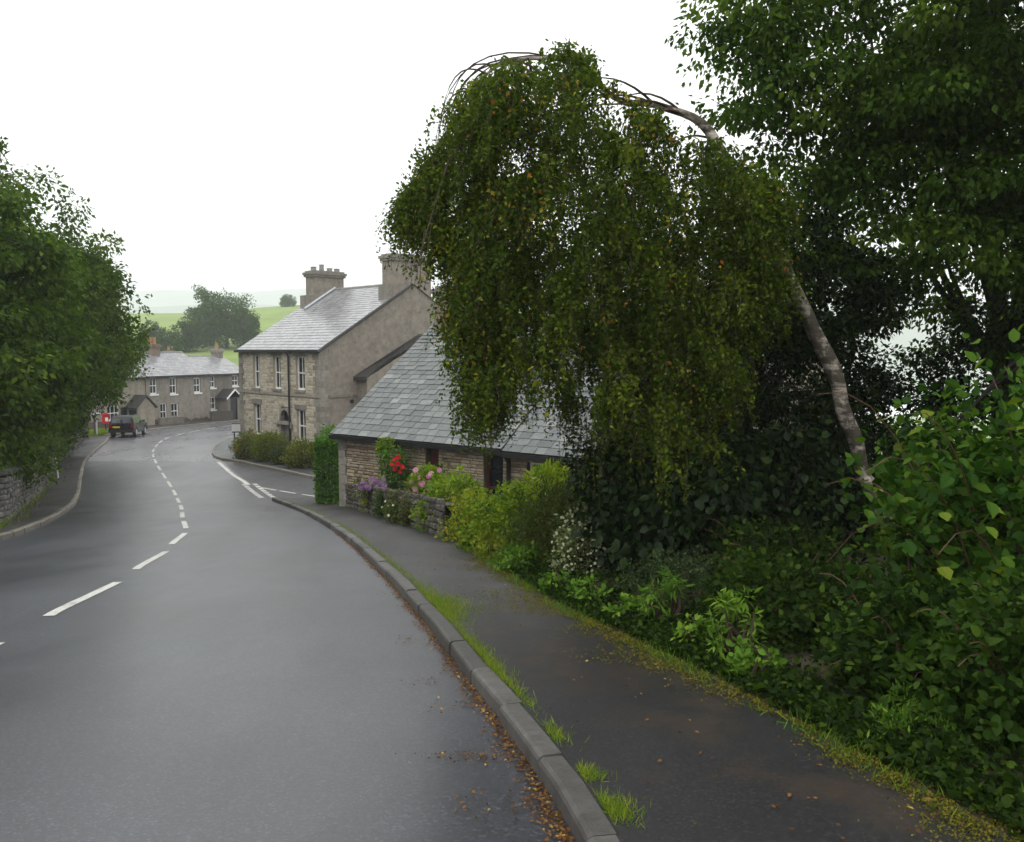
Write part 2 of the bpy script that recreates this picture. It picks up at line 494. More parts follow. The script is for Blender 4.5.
M['f_white'] = leafy('white_petals', [(0, (0.6, 0.62, 0.5)), (1, (0.8, 0.8, 0.72))])

# ------------------------------------------------------------------ ground, roads, footpaths
def ribbon(name, left, right, z_off, mat, ncol=10, extra=None):
    """left / right: matched (N,2) arrays"""
    n = len(left)
    t = np.linspace(0, 1, ncol + 1)
    xy = left[:, None, :] * (1 - t)[None, :, None] + right[:, None, :] * t[None, :, None]
    zz = g(xy[..., 1]) + z_off
    if extra is not None:
        zz = zz + extra(xy, t)
    V = np.concatenate([xy, zz[..., None]], 2).reshape(-1, 3)
    i = np.arange(n - 1)[:, None] * (ncol + 1) + np.arange(ncol)[None]
    F = np.stack([i, i + 1, i + ncol + 2, i + ncol + 1], -1).reshape(-1, 4)
    return mk(name, V, F, mat, None, None, True)


ys = np.arange(-8, 95.01, 0.5)
rl = np.stack([x_at(KERB_L, ys) - 0.12, ys], 1)
re_ = RIGHT_EDGE[np.argsort(RIGHT_EDGE[:, 1])]
rr_ = np.stack([x_at(re_, ys) + 0.12, ys], 1)
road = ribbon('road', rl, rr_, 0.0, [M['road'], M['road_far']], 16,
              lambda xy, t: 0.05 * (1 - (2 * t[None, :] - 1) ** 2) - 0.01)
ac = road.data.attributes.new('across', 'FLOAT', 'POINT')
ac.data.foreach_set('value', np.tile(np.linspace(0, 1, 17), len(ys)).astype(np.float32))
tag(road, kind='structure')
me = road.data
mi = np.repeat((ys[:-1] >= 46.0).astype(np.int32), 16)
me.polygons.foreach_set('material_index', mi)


def road_z(x, y):
    a, b = x_at(KERB_L, y) - 0.12, x_at(re_, y) + 0.12
    t = (x - a) / (b - a)
    return g(y) + 0.05 * (1 - (2 * t - 1) ** 2) - 0.01


# side road running off between the stone house and the cottage
sl = spline([(-16.3, 46.4), (-15.5, 46.1), (-12.9, 43.2), (-9.2, 38.5), (-7.6, 38.6), (-3.0, 43.5), (6, 53)])
sr = spline([(-15.9, 45.4), (-13.2, 40.0), (-10.6, 34.9), (-8.6, 30.4), (-6.4, 29.6), (0.2, 37.4), (9, 48)])
k = np.linspace(0, 1, 60)


def resamp(line, k):
    d = np.r_[0, np.cumsum(np.linalg.norm(np.diff(line, axis=0), axis=1))]
    d /= d[-1]
    return np.stack([np.interp(k, d, line[:, 0]), np.interp(k, d, line[:, 1])], 1)


side = ribbon('side_road', resamp(sl, k), resamp(sr, k), -0.018, M['side_road'], 10)
tag(side, kind='structure')

ys2 = np.arange(-8, 30.01, 0.35)
KR_in = offset(KERB_R, 0.125)
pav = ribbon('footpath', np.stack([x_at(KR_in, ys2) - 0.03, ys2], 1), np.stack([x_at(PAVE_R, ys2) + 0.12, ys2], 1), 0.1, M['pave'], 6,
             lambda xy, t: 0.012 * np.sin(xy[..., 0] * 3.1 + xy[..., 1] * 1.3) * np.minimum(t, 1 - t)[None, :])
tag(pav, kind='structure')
ys3 = np.arange(-8, 64, 0.5)
wl_x = np.where(ys3 < 8, x_at(KERB_L, ys3) - 1.4, x_at(WALL_L, ys3) - 0.1)
pavl = ribbon('footpath_left', np.stack([wl_x, ys3], 1), np.stack([x_at(offset(KERB_L, -0.125), ys3) + 0.03, ys3], 1), 0.1, M['pave_l'], 4)
tag(pavl, kind='structure')
ys4 = np.arange(64, 95, 0.5)
pavt = ribbon('footpath_terrace', np.stack([np.interp(ys4, [64, 76.5, 90, 100], [-38, -33.2, -27.6, -23.3]), ys4], 1),
              np.stack([x_at(offset(KERB_L, -0.125), ys4) + 0.03, ys4], 1), 0.1, M['pave_l'], 4)
tag(pavt, kind='structure')
kh_in = offset(KERB_HOUSE, 0.125)
hl = resamp(kh_in, np.linspace(0, 1, 60))
hr = resamp(spline([(-7.3, 40.2), (-9.5, 44.2), (-11.5, 46.2), (-13.2, 47.9), (-15.2, 50.2), (-16.8, 52.6), (-17, 56), (-17.5, 62), (-17.7, 72), (-17.5, 80), (-15.5, 87), (-10.5, 94)]), np.linspace(0, 1, 60))
pavh = ribbon('footpath_house', hl, hr, 0.1, M['side_road'], 4)
tag(pavh, kind='structure')

# near ground sheet: sunk below the roads, level with the footpath's outer edge beyond it
gx = np.arange(-60, 46, 0.5)
gy = np.arange(-20, 112, 0.5)
XX, YY = np.meshgrid(gx, gy)
xl = np.where(YY < 62, np.interp(YY, WALL_L[:, 1], WALL_L[:, 0]) - 0.15, np.interp(YY, [62, 76.5, 90, 112], [-37.5, -33.6, -27.9, -18]))
xl = np.where(YY < 8, x_at(KERB_L, YY) - 1.3, xl)
xr = np.interp(YY, PAVE_R[:, 1], PAVE_R[:, 0])
xr_far = np.interp(YY, [30, 38, 40.2, 44.2, 46.2, 47.9, 50.2, 52.6, 56, 62, 72, 80, 87, 94, 112], [12, 12, 12, -9.4, -11.4, -13.1, -15.1, -16.7, -16.9, -17.4, -17.6, -17.4, -15.4, -10.4, 2])
xr = np.where(YY > 29.5, xr_far, xr)
d_r = XX - xr
d_l = xl - XX
lift = np.where(d_r > -0.05, 0.095 + np.clip(d_r, 0, 8) * 0.04, np.where(d_l > 0, 0.1 + np.clip(d_l * 2, 0, 0.5), -0.2))
lift = np.where((d_r <= -0.05) & (d_r > -0.45) & (YY < 29.5), 0.08, lift)
ZZ = g(YY) - np.clip((XX - 14) * 0.25, 0, 45) + 0.12 * np.clip(XX - 13.5, 0, 1) + lift + 0.03 * np.sin(XX * 1.7) * np.cos(YY * 1.3) * ((d_r > 0.6) | (d_l > 0.6))
nx = len(gx)
i = (np.arange(len(gy) - 1)[:, None] * nx + np.arange(nx - 1)[None]).ravel()
ground = mk('ground', np.stack([XX, YY, ZZ], -1).reshape(-1, 3), np.stack([i, i + 1, i + nx + 1, i + nx], -1), M['soil'], None, None, True)
tag(ground, kind='structure')


def gz(x, y):
    return float(g(y)) + 0.1


def hill_z(x, y):
    t = np.clip((y - 96) / 260, 0, 1)
    crest = 21 + 0.055 * np.minimum(x + 105, 60) - 0.16 * np.clip(x + 40, 0, 170) + 2.0 * np.sin(x * 0.021 + 1)
    rise = (crest + 6) * (t ** 1.2)
    beyond = np.clip(y - 356, 0, 4000)
    return -6.6 + rise - 0.06 * beyond - np.clip(96 - y, 0, 200) * 0.0 + 0.4 * np.sin(x * 0.11) * np.cos(y * 0.09) * t


fx = np.r_[np.linspace(-1600, -320, 18), np.arange(-300, 220, 9), np.linspace(240, 1600, 18)]
fy = np.r_[np.linspace(-220, 84, 10), np.arange(96, 420, 7), np.linspace(450, 1500, 14)]
FX, FY = np.meshgrid(fx, fy)
FZ = hill_z(FX, FY)
FZ = np.where(FY < 97, np.interp(FY, [-220, -30, 0, 40, 97], [2.5, 1.0, -0.9, -5.6, -6.6]), FZ)
FZ = FZ - np.clip((FX - 14) * 0.25, 0, 45)
nx = len(fx)
i = (np.arange(len(fy) - 1)[:, None] * nx + np.arange(nx - 1)[None]).ravel()
field = mk('field', np.stack([FX, FY, FZ], -1).reshape(-1, 3), np.stack([i, i + 1, i + nx + 1, i + nx], -1), M['field'], None, None, True)
tag(field, kind='structure')

# far fells
for nm, y0, zt, seed, wid in (('far_hill', 2300, 118, 1.3, 700), ('far_hill', 3300, 205, 4.1, 1000)):
    hx = np.linspace(-3200, 2200, 140)
    hy = np.linspace(y0 - wid * 0.5, y0 + wid * 0.5, 24)
    HX, HY = np.meshgrid(hx, hy)
    cr = zt + 14 * np.sin(HX * 0.0031 + seed) + 7 * np.sin(HX * 0.0095 + seed * 2) + 0.012 * (-HX)
    HZ = -125 + (cr + 125) * np.cos((HY - y0) / wid * math.pi) ** 0.8
    nx = len(hx)
    i = (np.arange(len(hy) - 1)[:, None] * nx + np.arange(nx - 1)[None]).ravel()
    o = mk(nm, np.stack([HX, HY, np.nan_to_num(HZ, nan=-125)], -1).reshape(-1, 3), np.stack([i, i + 1, i + nx + 1, i + nx], -1), M['hill'], None, None, True)
    tag(o, kind='structure')

# air
hz = MB().box(lambda a, b_, c: np.array([a, b_, c]), -3400, 2400, -260, 3950, -150, 290)
mh = bpy.data.materials.new('haze_air')
mh.use_nodes = True
for n in list(mh.node_tree.nodes):
    mh.node_tree.nodes.remove(n)
o_ = mh.node_tree.nodes.new('ShaderNodeOutputMaterial')
v_ = mh.node_tree.nodes.new('ShaderNodeVolumePrincipled')
v_.inputs['Color'].default_value = (0.93, 0.96, 1.0, 1)
v_.inputs['Density'].default_value = 0.00055
mh.node_tree.links.new(v_.outputs[0], o_.inputs['Volume'])
haze = hz.build('haze', mh)
tag(haze, kind='stuff')

# ------------------------------------------------------------------ kerbs, stone by stone
def make_kerb(name, line, inward, mat, up=0.115, stone=0.915, wid=0.125, label=None):
    """line = road face; inward = +1 footpath to the right of travel"""
    root = bpy.data.objects.new(name, None)
    col.objects.link(root)
    tag(root, kind='structure')
    d = np.r_[0, np.cumsum(np.linalg.norm(np.diff(line, axis=0), axis=1))]
    s = 0.0
    while s + stone < d[-1]:
        s0, s1 = s + 0.005, s + stone - 0.005
        n = 3
        prof = [(0.0, -0.15), (0.0, up - 0.03), (0.008, up - 0.012), (0.028, up), (wid, up), (wid, -0.15)]
        V, F = [], []
        jz, jo, jr = random.uniform(-0.01, 0.01), random.uniform(-0.009, 0.009), random.uniform(-0.012, 0.012)
        for q in range(n + 1):
            ss = s0 + (s1 - s0) * q / n
            x, y = np.interp(ss, d, line[:, 0]), np.interp(ss, d, line[:, 1])
            x2, y2 = np.interp(ss + 0.02, d, line[:, 0]), np.interp(ss + 0.02, d, line[:, 1])
            if ss + 0.02 > d[-1]:
                x2, y2 = x + (x - np.interp(ss - 0.02, d, line[:, 0])), y + (y - np.interp(ss - 0.02, d, line[:, 1]))
            L = math.hypot(x2 - x, y2 - y)
            nxv, nyv = inward * (y2 - y) / L, -inward * (x2 - x) / L
            for (w, h) in prof:
                w2 = w + jo + jr * (q / n - 0.5)
                V.append((x + nxv * w2, y + nyv * w2, float(g(y)) + h + jz))
        P = len(prof)
        for q in range(n):
            for j in range(P - 1):
                F.append((q * P + j, q * P + j + 1, (q + 1) * P + j + 1, (q + 1) * P + j))
        F.append(tuple(range(P)))
        F.append(tuple(n * P + j for j in reversed(range(P))))
        mk('kerb_stone', V, F, mat, root)
        s += stone
    return root


make_kerb('kerb', KERB_R[KERB_R[:, 1] > 1.0], 1, M['kerb'])
make_kerb('kerb_left', KERB_L[(KERB_L[:, 1] > 13) & (KERB_L[:, 1] < 94)], -1, M['kerb_pale'])
make_kerb('kerb_house', KERB_HOUSE[KERB_HOUSE[:, 1] < 90], 1 if False else 1, M['kerb_pale'])

# ------------------------------------------------------------------ painted lines
def stripe(line, w, name, dz=0.006):
    o1, o2 = offset(line, -w / 2), offset(line, w / 2)
    V, F = [], []
    for a, b_ in zip(o1, o2):
        for p in (a, b_):
            V.append((p[0] + random.uniform(-.004, .004), p[1], road_z(p[0], p[1]) + dz))
    for q in range(len(line) - 1):
        F.append((2 * q, 2 * q + 1, 2 * q + 3, 2 * q + 2))
    return mk(name, V, F, M['paint'], road)


CL = spline([(-4.15, 2.5), (-4.25, 5), (-4.42, 7.29), (-4.7, 8.59), (-5.08, 10.98), (-5.42, 12.17), (-5.85, 14.2), (-6.25, 15.4), (-6.83, 17.5), (-7.36, 18.9),
             (-8.64, 22.0), (-10.32, 26.2), (-12.02, 30.2), (-13.44, 33.4), (-14.84, 36.4), (-16.49, 39.8), (-18.59, 44.15),
             (-20.83, 49.0), (-22.39, 52.8), (-24.22, 58.1), (-25.5, 63), (-26, 69), (-25.8, 75), (-24.8, 81), (-23, 87)], 0.12)
dcl = np.r_[0, np.cumsum(np.linalg.norm(np.diff(CL, axis=0), axis=1))]
s = float(np.interp(7.29, CL[:, 1], dcl)) - 2.5 - 3.55
while s + 2.3 < dcl[-1]:
    yy = float(np.interp(s, dcl, CL[:, 1]))
    ss = np.linspace(s, s + 2.3, 12 if yy < 48 else 6)
    stripe(np.stack([np.interp(ss, dcl, CL[:, 0]), np.interp(ss, dcl, CL[:, 1])], 1), 0.115, 'centre_line_dash')
    s += 3.55
# give-way line across the mouth of the side road
gw = spline([(-8.95, 31.0), (-11.5, 36.75), (-13.25, 40.2), (-15.75, 45.6)], 0.3)
dg = np.r_[0, np.cumsum(np.linalg.norm(np.diff(gw, axis=0), axis=1))]
ss = np.linspace(5.6, dg[-1], 24)
stripe(offset(np.stack([np.interp(ss, dg, gw[:, 0]), np.interp(ss, dg, gw[:, 1])], 1), -0.1), 0.2, 'edge_line')
for off in (-0.25, 0.2):
    s = 0.2
    while s < 5.4:
        ss = np.linspace(s, s + 0.62, 4)
        stripe(offset(np.stack([np.interp(ss, dg, gw[:, 0]), np.interp(ss, dg, gw[:, 1])], 1), off), 0.2, 'give_way_dash', 0.009)
        s += 0.86
V = []
p0, p1 = np.array((-10.6, 35.3)), np.array((-7.2, 31.6))
for t0, t1 in ((0.03, 0.3), (0.36, 0.62), (0.72, 0.98)):
    a, b_ = p0 + (p1 - p0) * t0, p0 + (p1 - p0) * t1
    w = np.array((p1 - p0)[::-1]) * (1, -1) / np.linalg.norm(p1 - p0) * 0.06
    V = [(*(a + w), g(a[1]) - 0.008), (*(b_ + w), g(b_[1]) - 0.008), (*(b_ - w), g(b_[1]) - 0.008), (*(a - w), g(a[1]) - 0.008)]
    mk('bay_line', V, [(0, 1, 2, 3)], M['paint'], side)

# ------------------------------------------------------------------ stones and slates
def unit_stone(seed):
    r = random.Random(seed)
    V = []
    for (z, ins) in ((0, 0.0), (0.62, 0.03), (1.0, 0.14)):
        for (x, y) in ((0, 0), (1, 0), (1, 1), (0, 1)):
            sx, sy = (1 if x == 0 else -1), (1 if y == 0 else -1)
            j = 0.05 if z < 1 else 0.09
            V.append((x + sx * (ins + r.uniform(0, j)), z * r.uniform(0.85, 1.1), y + sy * (ins * 1.4 + r.uniform(0, j * 1.6))))
    F = []
    for k in range(2):
        for q in range(4):
            a, b_ = k * 4 + q, k * 4 + (q + 1) % 4
            F.append((a, b_, b_ + 4, a + 4))
    F.append((8, 9, 10, 11))
    return np.array(V, float), F                 # x along, y outward, z up


STONES = [unit_stone(k) for k in range(8)]
SLATE_V = np.array([(x, y, z) for z in (0, 1) for y in (0, 1) for x in (0, 1)], float)
SLATE_F = [(0, 2, 3, 1), (4, 5, 7, 6), (0, 1, 5, 4), (2, 6, 7, 3), (0, 4, 6, 2), (1, 3, 7, 5)]


def place_pieces(pieces, variants, name, mat, parent, n_single, rest_name):
    """pieces: (score, variant, origin, ax, ay, az). The n_single with the highest score become objects, the rest one mesh."""
    base = root_loc(parent)
    pieces = sorted(pieces, key=lambda p: -p[0])
    meshes = {}
    for (_, k, o, ax, ay, az) in pieces[:n_single]:
        if k not in meshes:
            meshes[k] = raw_mesh(name, variants[k][0], variants[k][1])
        ob = link_mesh(name, meshes[k], mat, parent)
        mt = Matrix.Identity(4)
        for r_ in range(3):
            mt[r_][0], mt[r_][1], mt[r_][2], mt[r_][3] = ax[r_], ay[r_], az[r_], o[r_] - base[r_]
        ob.matrix_local = mt
    rest = pieces[n_single:]
    if rest:
        mb = MB()
        for (_, k, o, ax, ay, az) in rest:
            v = variants[k][0]
            mb.add(np.array(o) + v[:, :1] * ax + v[:, 1:2] * ay + v[:, 2:3] * az, variants[k][1], random.random())
        ob = mb.build(rest_name, mat, parent)
        ob['kind'] = 'stuff'


def lay_stones(O, u, out, length, z_lo, z_hi, openings, ch=(0.1, 0.18), sl=(0.18, 0.45), proud=(0.015, 0.04), zbase=None, ztop=None, gap=0.012):
    """rubble courses on a plane through O along u; openings (a0,a1,z0,z1) in wall coordinates; O has z=0 level"""
    u, out = np.array(u, float), np.array(out, float)
    ps, z = [], z_lo
    while z < z_hi - 0.04:
        h = random.uniform(*ch)
        if z + h > z_hi:
            h = z_hi - z
        cuts = [(o[0], o[1]) for o in openings if not (z + h <= o[2] + 0.01 or z >= o[3] - 0.01)]
        spans, a = [], 0.0
        for (c0, c1) in sorted(cuts):
            spans.append((a, c0))
            a = c1
        spans.append((a, length))
        for (s0, s1) in spans:
            a = s0
            while a < s1 - 0.03:
                L = random.uniform(*sl)
                if a + L > s1 - 0.08:
                    L = s1 - a
                if ztop is None or z + h < ztop(a + L / 2) + 0.02:
                    if zbase is None or z + h > zbase(a + L / 2):
                        hh = h * random.uniform(0.86, 1.06)
                        o = np.array(O) + u * (a + gap / 2) + np.array((0, 0, z + gap / 2))
                        ps.append((L * h, random.randrange(8), o, u * (L - gap), out * random.uniform(*proud), np.array((0, 0, hh - gap))))
                a += L
        z += h
    return ps


def lay_slates(O, u, upv, length, slope, course, width, keep=None, lift=0.022):
    u, upv = np.array(u, float), np.array(upv, float)
    nrm = np.cross(u, upv)
    if nrm[2] < 0:
        nrm = -nrm
    ps, v, row = [], -0.03, 0
    while v < slope - 0.02:
        c = course if not callable(course) else course(v)
        a = -random.uniform(0.05, 0.95) * width[0]
        while a < length:
            w = random.uniform(*width)
            a0, a1 = max(a, 0), min(a + w, length)
            if a1 - a0 > 0.05:
                lc = min(c * 1.55, slope - v + 0.04)
                lf = lift * random.uniform(0.95, 1.12)
                j = random.uniform(-0.005, 0.005)
                o = np.array(O) + u * (a0 + 0.004) + upv * (v + j) + nrm * (0.012 + lf)
                ay = upv * lc - nrm * lf * 0.95
                ps.append((o, a0, v, u * (a1 - a0 - 0.008), ay, nrm * random.uniform(0.007, 0.01)))
            a += w
        v += c
        row += 1
    return ps


def slates_to_pieces(ps, score):
    return [(score(a0, v), 0, o, ax, ay, az) for (o, a0, v, ax, ay, az) in ps]


SLATE = [(SLATE_V, SLATE_F)]


def wall_panel(mb, fr, a0, a1, z0, z1, openings, depth=0.0):
    """flat wall with real rectangular holes; fr(a, inward, z)"""
    xs = sorted({a0, a1, *[v for o in openings for v in o[:2]]})
    zs = sorted({z0, z1, *[v for o in openings for v in o[2:4]]})
    for i in range(len(xs) - 1):
        for j in range(len(zs) - 1):
            xm, zm = (xs[i] + xs[i + 1]) / 2, (zs[j] + zs[j + 1]) / 2
            if any(o[0] < xm < o[1] and o[2] < zm < o[3] for o in openings):
                continue
            mb.quad(fr(xs[i], depth, zs[j]), fr(xs[i + 1], depth, zs[j]), fr(xs[i + 1], depth, zs[j + 1]), fr(xs[i], depth, zs[j + 1]))
    for o in openings:
        x0, x1, y0, y1 = o[:4]
        D = 0.26
        for (p, q) in (((x0, y0), (x1, y0)), ((x1, y0), (x1, y1)), ((x1, y1), (x0, y1)), ((x0, y1), (x0, y0))):
            mb.quad(fr(p[0], depth, p[1]), fr(q[0], depth, q[1]), fr(q[0], D, q[1]), fr(p[0], D, p[1]))


def sash_window(parent, fr, o, frame_w=0.07, bars=1, rec=0.13, mat='white', sill=None, cols=1, curtain=False):
    x0, x1, y0, y1 = o[:4]
    fw = frame_w
    mb = MB()
    mb.box(fr, x0, x0 + fw, rec, rec + 0.07, y0, y1).box(fr, x1 - fw, x1, rec, rec + 0.07, y0, y1)
    mb.box(fr, x0 + fw, x1 - fw, rec, rec + 0.07, y1 - fw, y1).box(fr, x0 + fw, x1 - fw, rec, rec + 0.07, y0, y0 + fw * 1.2)
    w = mb.build('window', M[mat], parent)
    mid = (y0 + y1) / 2
    mb = MB()
    mb.box(fr, x0 + fw, x1 - fw, rec - 0.015, rec + 0.05, mid - 0.035, mid + 0.035)
    mb.build('meeting_rail', M[mat], w)
    for k in range(1, cols + 1):
        if cols:
            xm = x0 + (x1 - x0) * k / (cols + 1)
            MB().box(fr, xm - 0.018, xm + 0.018, rec + 0.01, rec + 0.05, y0 + fw, mid - 0.035).build('glazing_bar', M[mat], w)
            MB().box(fr, xm - 0.018, xm + 0.018, rec + 0.005, rec + 0.05, mid + 0.035, y1 - fw).build('glazing_bar', M[mat], w)
    for (p, q) in ((y0 + fw, mid), (mid, y1 - fw)):
        MB().box(fr, x0 + fw, x1 - fw, rec + 0.055, rec + 0.061, p, q).build('pane', M['glass'], w)
    if sill:
        MB().box(fr, x0 - 0.09, x1 + 0.09, -0.1, rec, y0 - 0.14, y0 - 0.002).build('sill', M[sill], w)
    if curtain:
        MB().box(fr, x0, x1, rec + 0.12, rec + 0.125, y0, y1).build('curtain', M['curtain'], w)
    return w


def pot(fr, a, b_, z, h, r0, r1, mat, parent):
    p = fr(a, b_, z)
    mb = MB().tube([p, p + (0, 0, h * 0.1), p + (0, 0, h * 0.12), p + (0, 0, h * 0.85), p + (0, 0, h * 0.86), p + (0, 0, h)],
                   [r0 * 1.1, r0 * 1.1, r0, r1, r1 * 1.22, r1 * 1.2], 10)
    return mb.build('chimney_pot', mat, parent)


# ------------------------------------------------------------------ the stone house at the corner
HO = np.array((-10.4, 46.0, 0.0))
hu = np.array((-0.697, 0.717, 0))
hin = np.array((0.717, 0.697, 0))
H = frame(HO, hu, hin)
hb, he, hL, hD, hR = -4.75, 1.65, 9.25, 12.6, 3.85         # base, eaves, length, depth, ridge rise
house = thing('stone_house', (-13.0, 49.6, -4.6), 'tall two-storey grey limestone house with pale wet slate roof and two broad chimneys', 'house')
ops = [(1.55, 2.5, -0.63, 1.26), (4.2, 5.05, -0.66, 1.25), (6.7, 7.5, -0.69, 1.3), (1.55, 2.5, -3.6, -1.72), (6.65, 7.55, -3.5, -1.62), (3.2, 4.25, -4.6, -1.68)]
mb = MB()
wall_panel(mb, H, 0, hL, hb, he, ops)
wf = mb.build('front_wall', M['mortar'], house)
place_pieces([(q[0],) + q[1:] for q in lay_stones(HO, hu, -hin, hL, hb, he - 0.02, ops + [(0, 0.42, -9, 9), (hL - 0.42, hL, -9, 9), (0, hL, -1.02, -0.82)],
                                                  (0.11, 0.2), (0.2, 0.5), (0.012, 0.03))], STONES, 'stone', M['house_stone'], wf, 0, 'stones')
z = hb
q_i = 0
while z < he - 0.1:                                        # quoins
    hq = random.uniform(0.26, 0.36)
    hq = min(hq, he - z)
    for side_ in (0, 1):
        lq = 0.62 if (q_i + side_) % 2 else 0.4
        a0, a1 = (-0.012, lq) if side_ == 0 else (hL - lq, hL + 0.012)
        d_ = (0.34 if (q_i + side_) % 2 else 0.6) if side_ == 0 else 0.3
        MB().box(H, a0, a1, -0.045, d_, z + 0.006, z + hq - 0.006).build('quoin', M['quoin'], house)
    z += hq
    q_i += 1
MB().box(H, -0.05, hL + 0.05, -0.075, 0.02, -1.0, -0.85).build('string_course', M['quoin'], house)
for o in ops[:5]:
    sash_window(house, H, o, 0.085, rec=0.14, sill='quoin', cols=1)
    MB().box(H, o[0] - 0.16, o[1] + 0.16, -0.05, 0.1, o[3], o[3] + 0.26).build('lintel', M['quoin'], house)
# door in an arched surround
dr = MB()
dr.box(H, 3.28, 4.17, 0.2, 0.25, -4.6, -2.6)
door = dr.build('door', M['door_grey'], house)
for (p, q, r_, s_) in ((3.36, 3.68, -4.4, -3.75), (3.77, 4.09, -4.4, -3.75), (3.36, 3.68, -3.6, -2.75), (3.77, 4.09, -3.6, -2.75)):
    MB().box(H, p, q, 0.185, 0.202, r_, s_).build('door_panel', M['door_grey'], door)
MB().box(H, 3.3, 3.36, 0.13, 0.2, -3.62, -3.5).build('handle', M['black'], door)
arch = MB()
pts = [H(3.725 + 0.6 * math.cos(w), 0, -2.3 + 0.6 * math.sin(w)) for w in np.linspace(0, math.pi, 13)]
pts = [H(4.325, 0, -4.6)] + pts + [H(3.125, 0, -4.6)]
for k in range(len(pts) - 1):
    a, b_ = np.array(pts[k]), np.array(pts[k + 1])
    c0 = np.array(H(3.725, 0, -2.3))
    def inn(p):
        if p[2] < -2.31:
            return p + hu * (0.13 if np.dot(p - c0, hu) < 0 else -0.13)
        return c0 + (p - c0) * 0.78
    V = [a - hin * 0.09, b_ - hin * 0.09, inn(b_) - hin * 0.09, inn(a) - hin * 0.09, a + hin * 0.1, b_ + hin * 0.1, inn(b_) + hin * 0.2, inn(a) + hin * 0.2]
    arch.add(V, [(0, 1, 2, 3), (0, 4, 5, 1), (3, 2, 6, 7), (1, 5, 6, 2), (0, 3, 7, 4)], random.random())
arch.build('door_arch', M['quoin'], house)
MB().box(H, 3.0, 4.45, -0.13, 0.2, -2.68, -2.5).build('door_transom', M['quoin'], house)
fan = [H(3.725, 0.16, -2.5)] + [H(3.725 + 0.5 * math.cos(w), 0.16, -2.4 + 0.55 * math.sin(w)) for w in np.linspace(0, math.pi, 12)]
mk('fanlight', fan, [(0, k, k + 1) for k in range(1, 12)], M['glass'], house)
for aa in (2.95, 4.5):
    MB().box(H, aa - 0.06, aa + 0.06, -0.16, 0, -2.85, -2.62).build('bracket', M['quoin'], house)
MB().box(H, 4.75, 5.0, -0.03, 0, -3.6, -3.25).build('plaque', M['black'], house)
# gable and the rest of the shell
gb = MB()
for a in (0, hL):
    gb.add([H(a, 0, hb), H(a, hD, hb), H(a, hD, he), H(a, hD / 2, he + hR), H(a, 0, he)], [(0, 1, 2, 3, 4)])
gb.quad(H(0, hD, hb), H(hL, hD, hb), H(hL, hD, he), H(0, hD, he))
gb.build('gable_wall', M['render'], house)
MB().box(H, -0.06, 0.0, 0.5, 3.4, -1.0, -0.85).build('gable_band', M['quoin'], house)
MB().tube([H(-0.02, 2.0, -1.25), H(-0.1, 2.0, -1.25)], 0.11, 10).build('vent', M['black'], house)
rs = math.hypot(hD / 2, hR)
upv = (hin * hD / 2 + np.array((0, 0, hR))) / rs
upb = (-hin * hD / 2 + np.array((0, 0, hR))) / rs
rf = MB()
rf.quad(H(-0.1, 0, he) - upv * 0.22, H(hL + 0.1, 0, he) - upv * 0.22, H(hL + 0.1, hD / 2, he + hR), H(-0.1, hD / 2, he + hR))
rf.quad(H(-0.1, hD, he) - upb * 0.22, H(hL + 0.1, hD, he) - upb * 0.22, H(hL + 0.1, hD / 2, he + hR), H(-0.1, hD / 2, he + hR))
roof = rf.build('roof', M['black_roof'], house)
sl_ = lay_slates(H(-0.1, 0, he) - upv * 0.2, hu, upv, hL + 0.2, rs + 0.2, lambda v: 0.34 - 0.014 * v, (0.3, 0.55))
place_pieces(slates_to_pieces(sl_, lambda a, v: -v), SLATE, 'slate', M['slate_h'], roof, 0, 'slates')
MB().tube([H(-0.1, hD / 2, he + hR + 0.02), H(hL + 0.1, hD / 2, he + hR + 0.02)], 0.1, 8).build('ridge_tiles', M['grey_pot'], roof)
MB().box(H, -0.1, hL + 0.1, -0.3, -0.16, he - 0.2, he - 0.06).build('gutter', M['black'], house)
MB().box(H, -0.08, hL + 0.08, -0.17, 0.0, he - 0.2, he - 0.03).build('fascia', M['black'], house)
MB().tube([H(3.1, -0.22, he - 0.2), H(3.1, -0.12, he - 0.42), H(3.1, -0.12, -4.4)], 0.055, 8).build('downpipe', M['black'], house)
MB().tube([H(-0.11, 0.0, he - 0.06) - upv * 0.2, H(-0.11, hD / 2, he + hR - 0.06)], 0.07, 5).build('verge', M['black_roof'], house)


def stack(par, fr, a0, a1, b0, b1, z0, z1, mat, cap, pots, name='chimney'):
    c = MB().box(fr, a0, a1, b0, b1, z0, z1).build(name, mat, par)
    MB().box(fr, a0 - 0.1, a1 + 0.1, b0 - 0.1, b1 + 0.1, z1 + 0.002, z1 + 0.14).box(fr, a0 - 0.16, a1 + 0.16, b0 - 0.16, b1 + 0.16, z1 + 0.142, z1 + 0.3)\
        .box(fr, a0 - 0.04, a1 + 0.04, b0 - 0.04, b1 + 0.04, z1 + 0.302, z1 + 0.4).build('chimney_cap', cap, c)
    for (a, b_, h, r_, mt_) in pots:
        pot(fr, a, b_, z1 + 0.4, h, r_, r_ * 0.85, mt_, c)
    return c


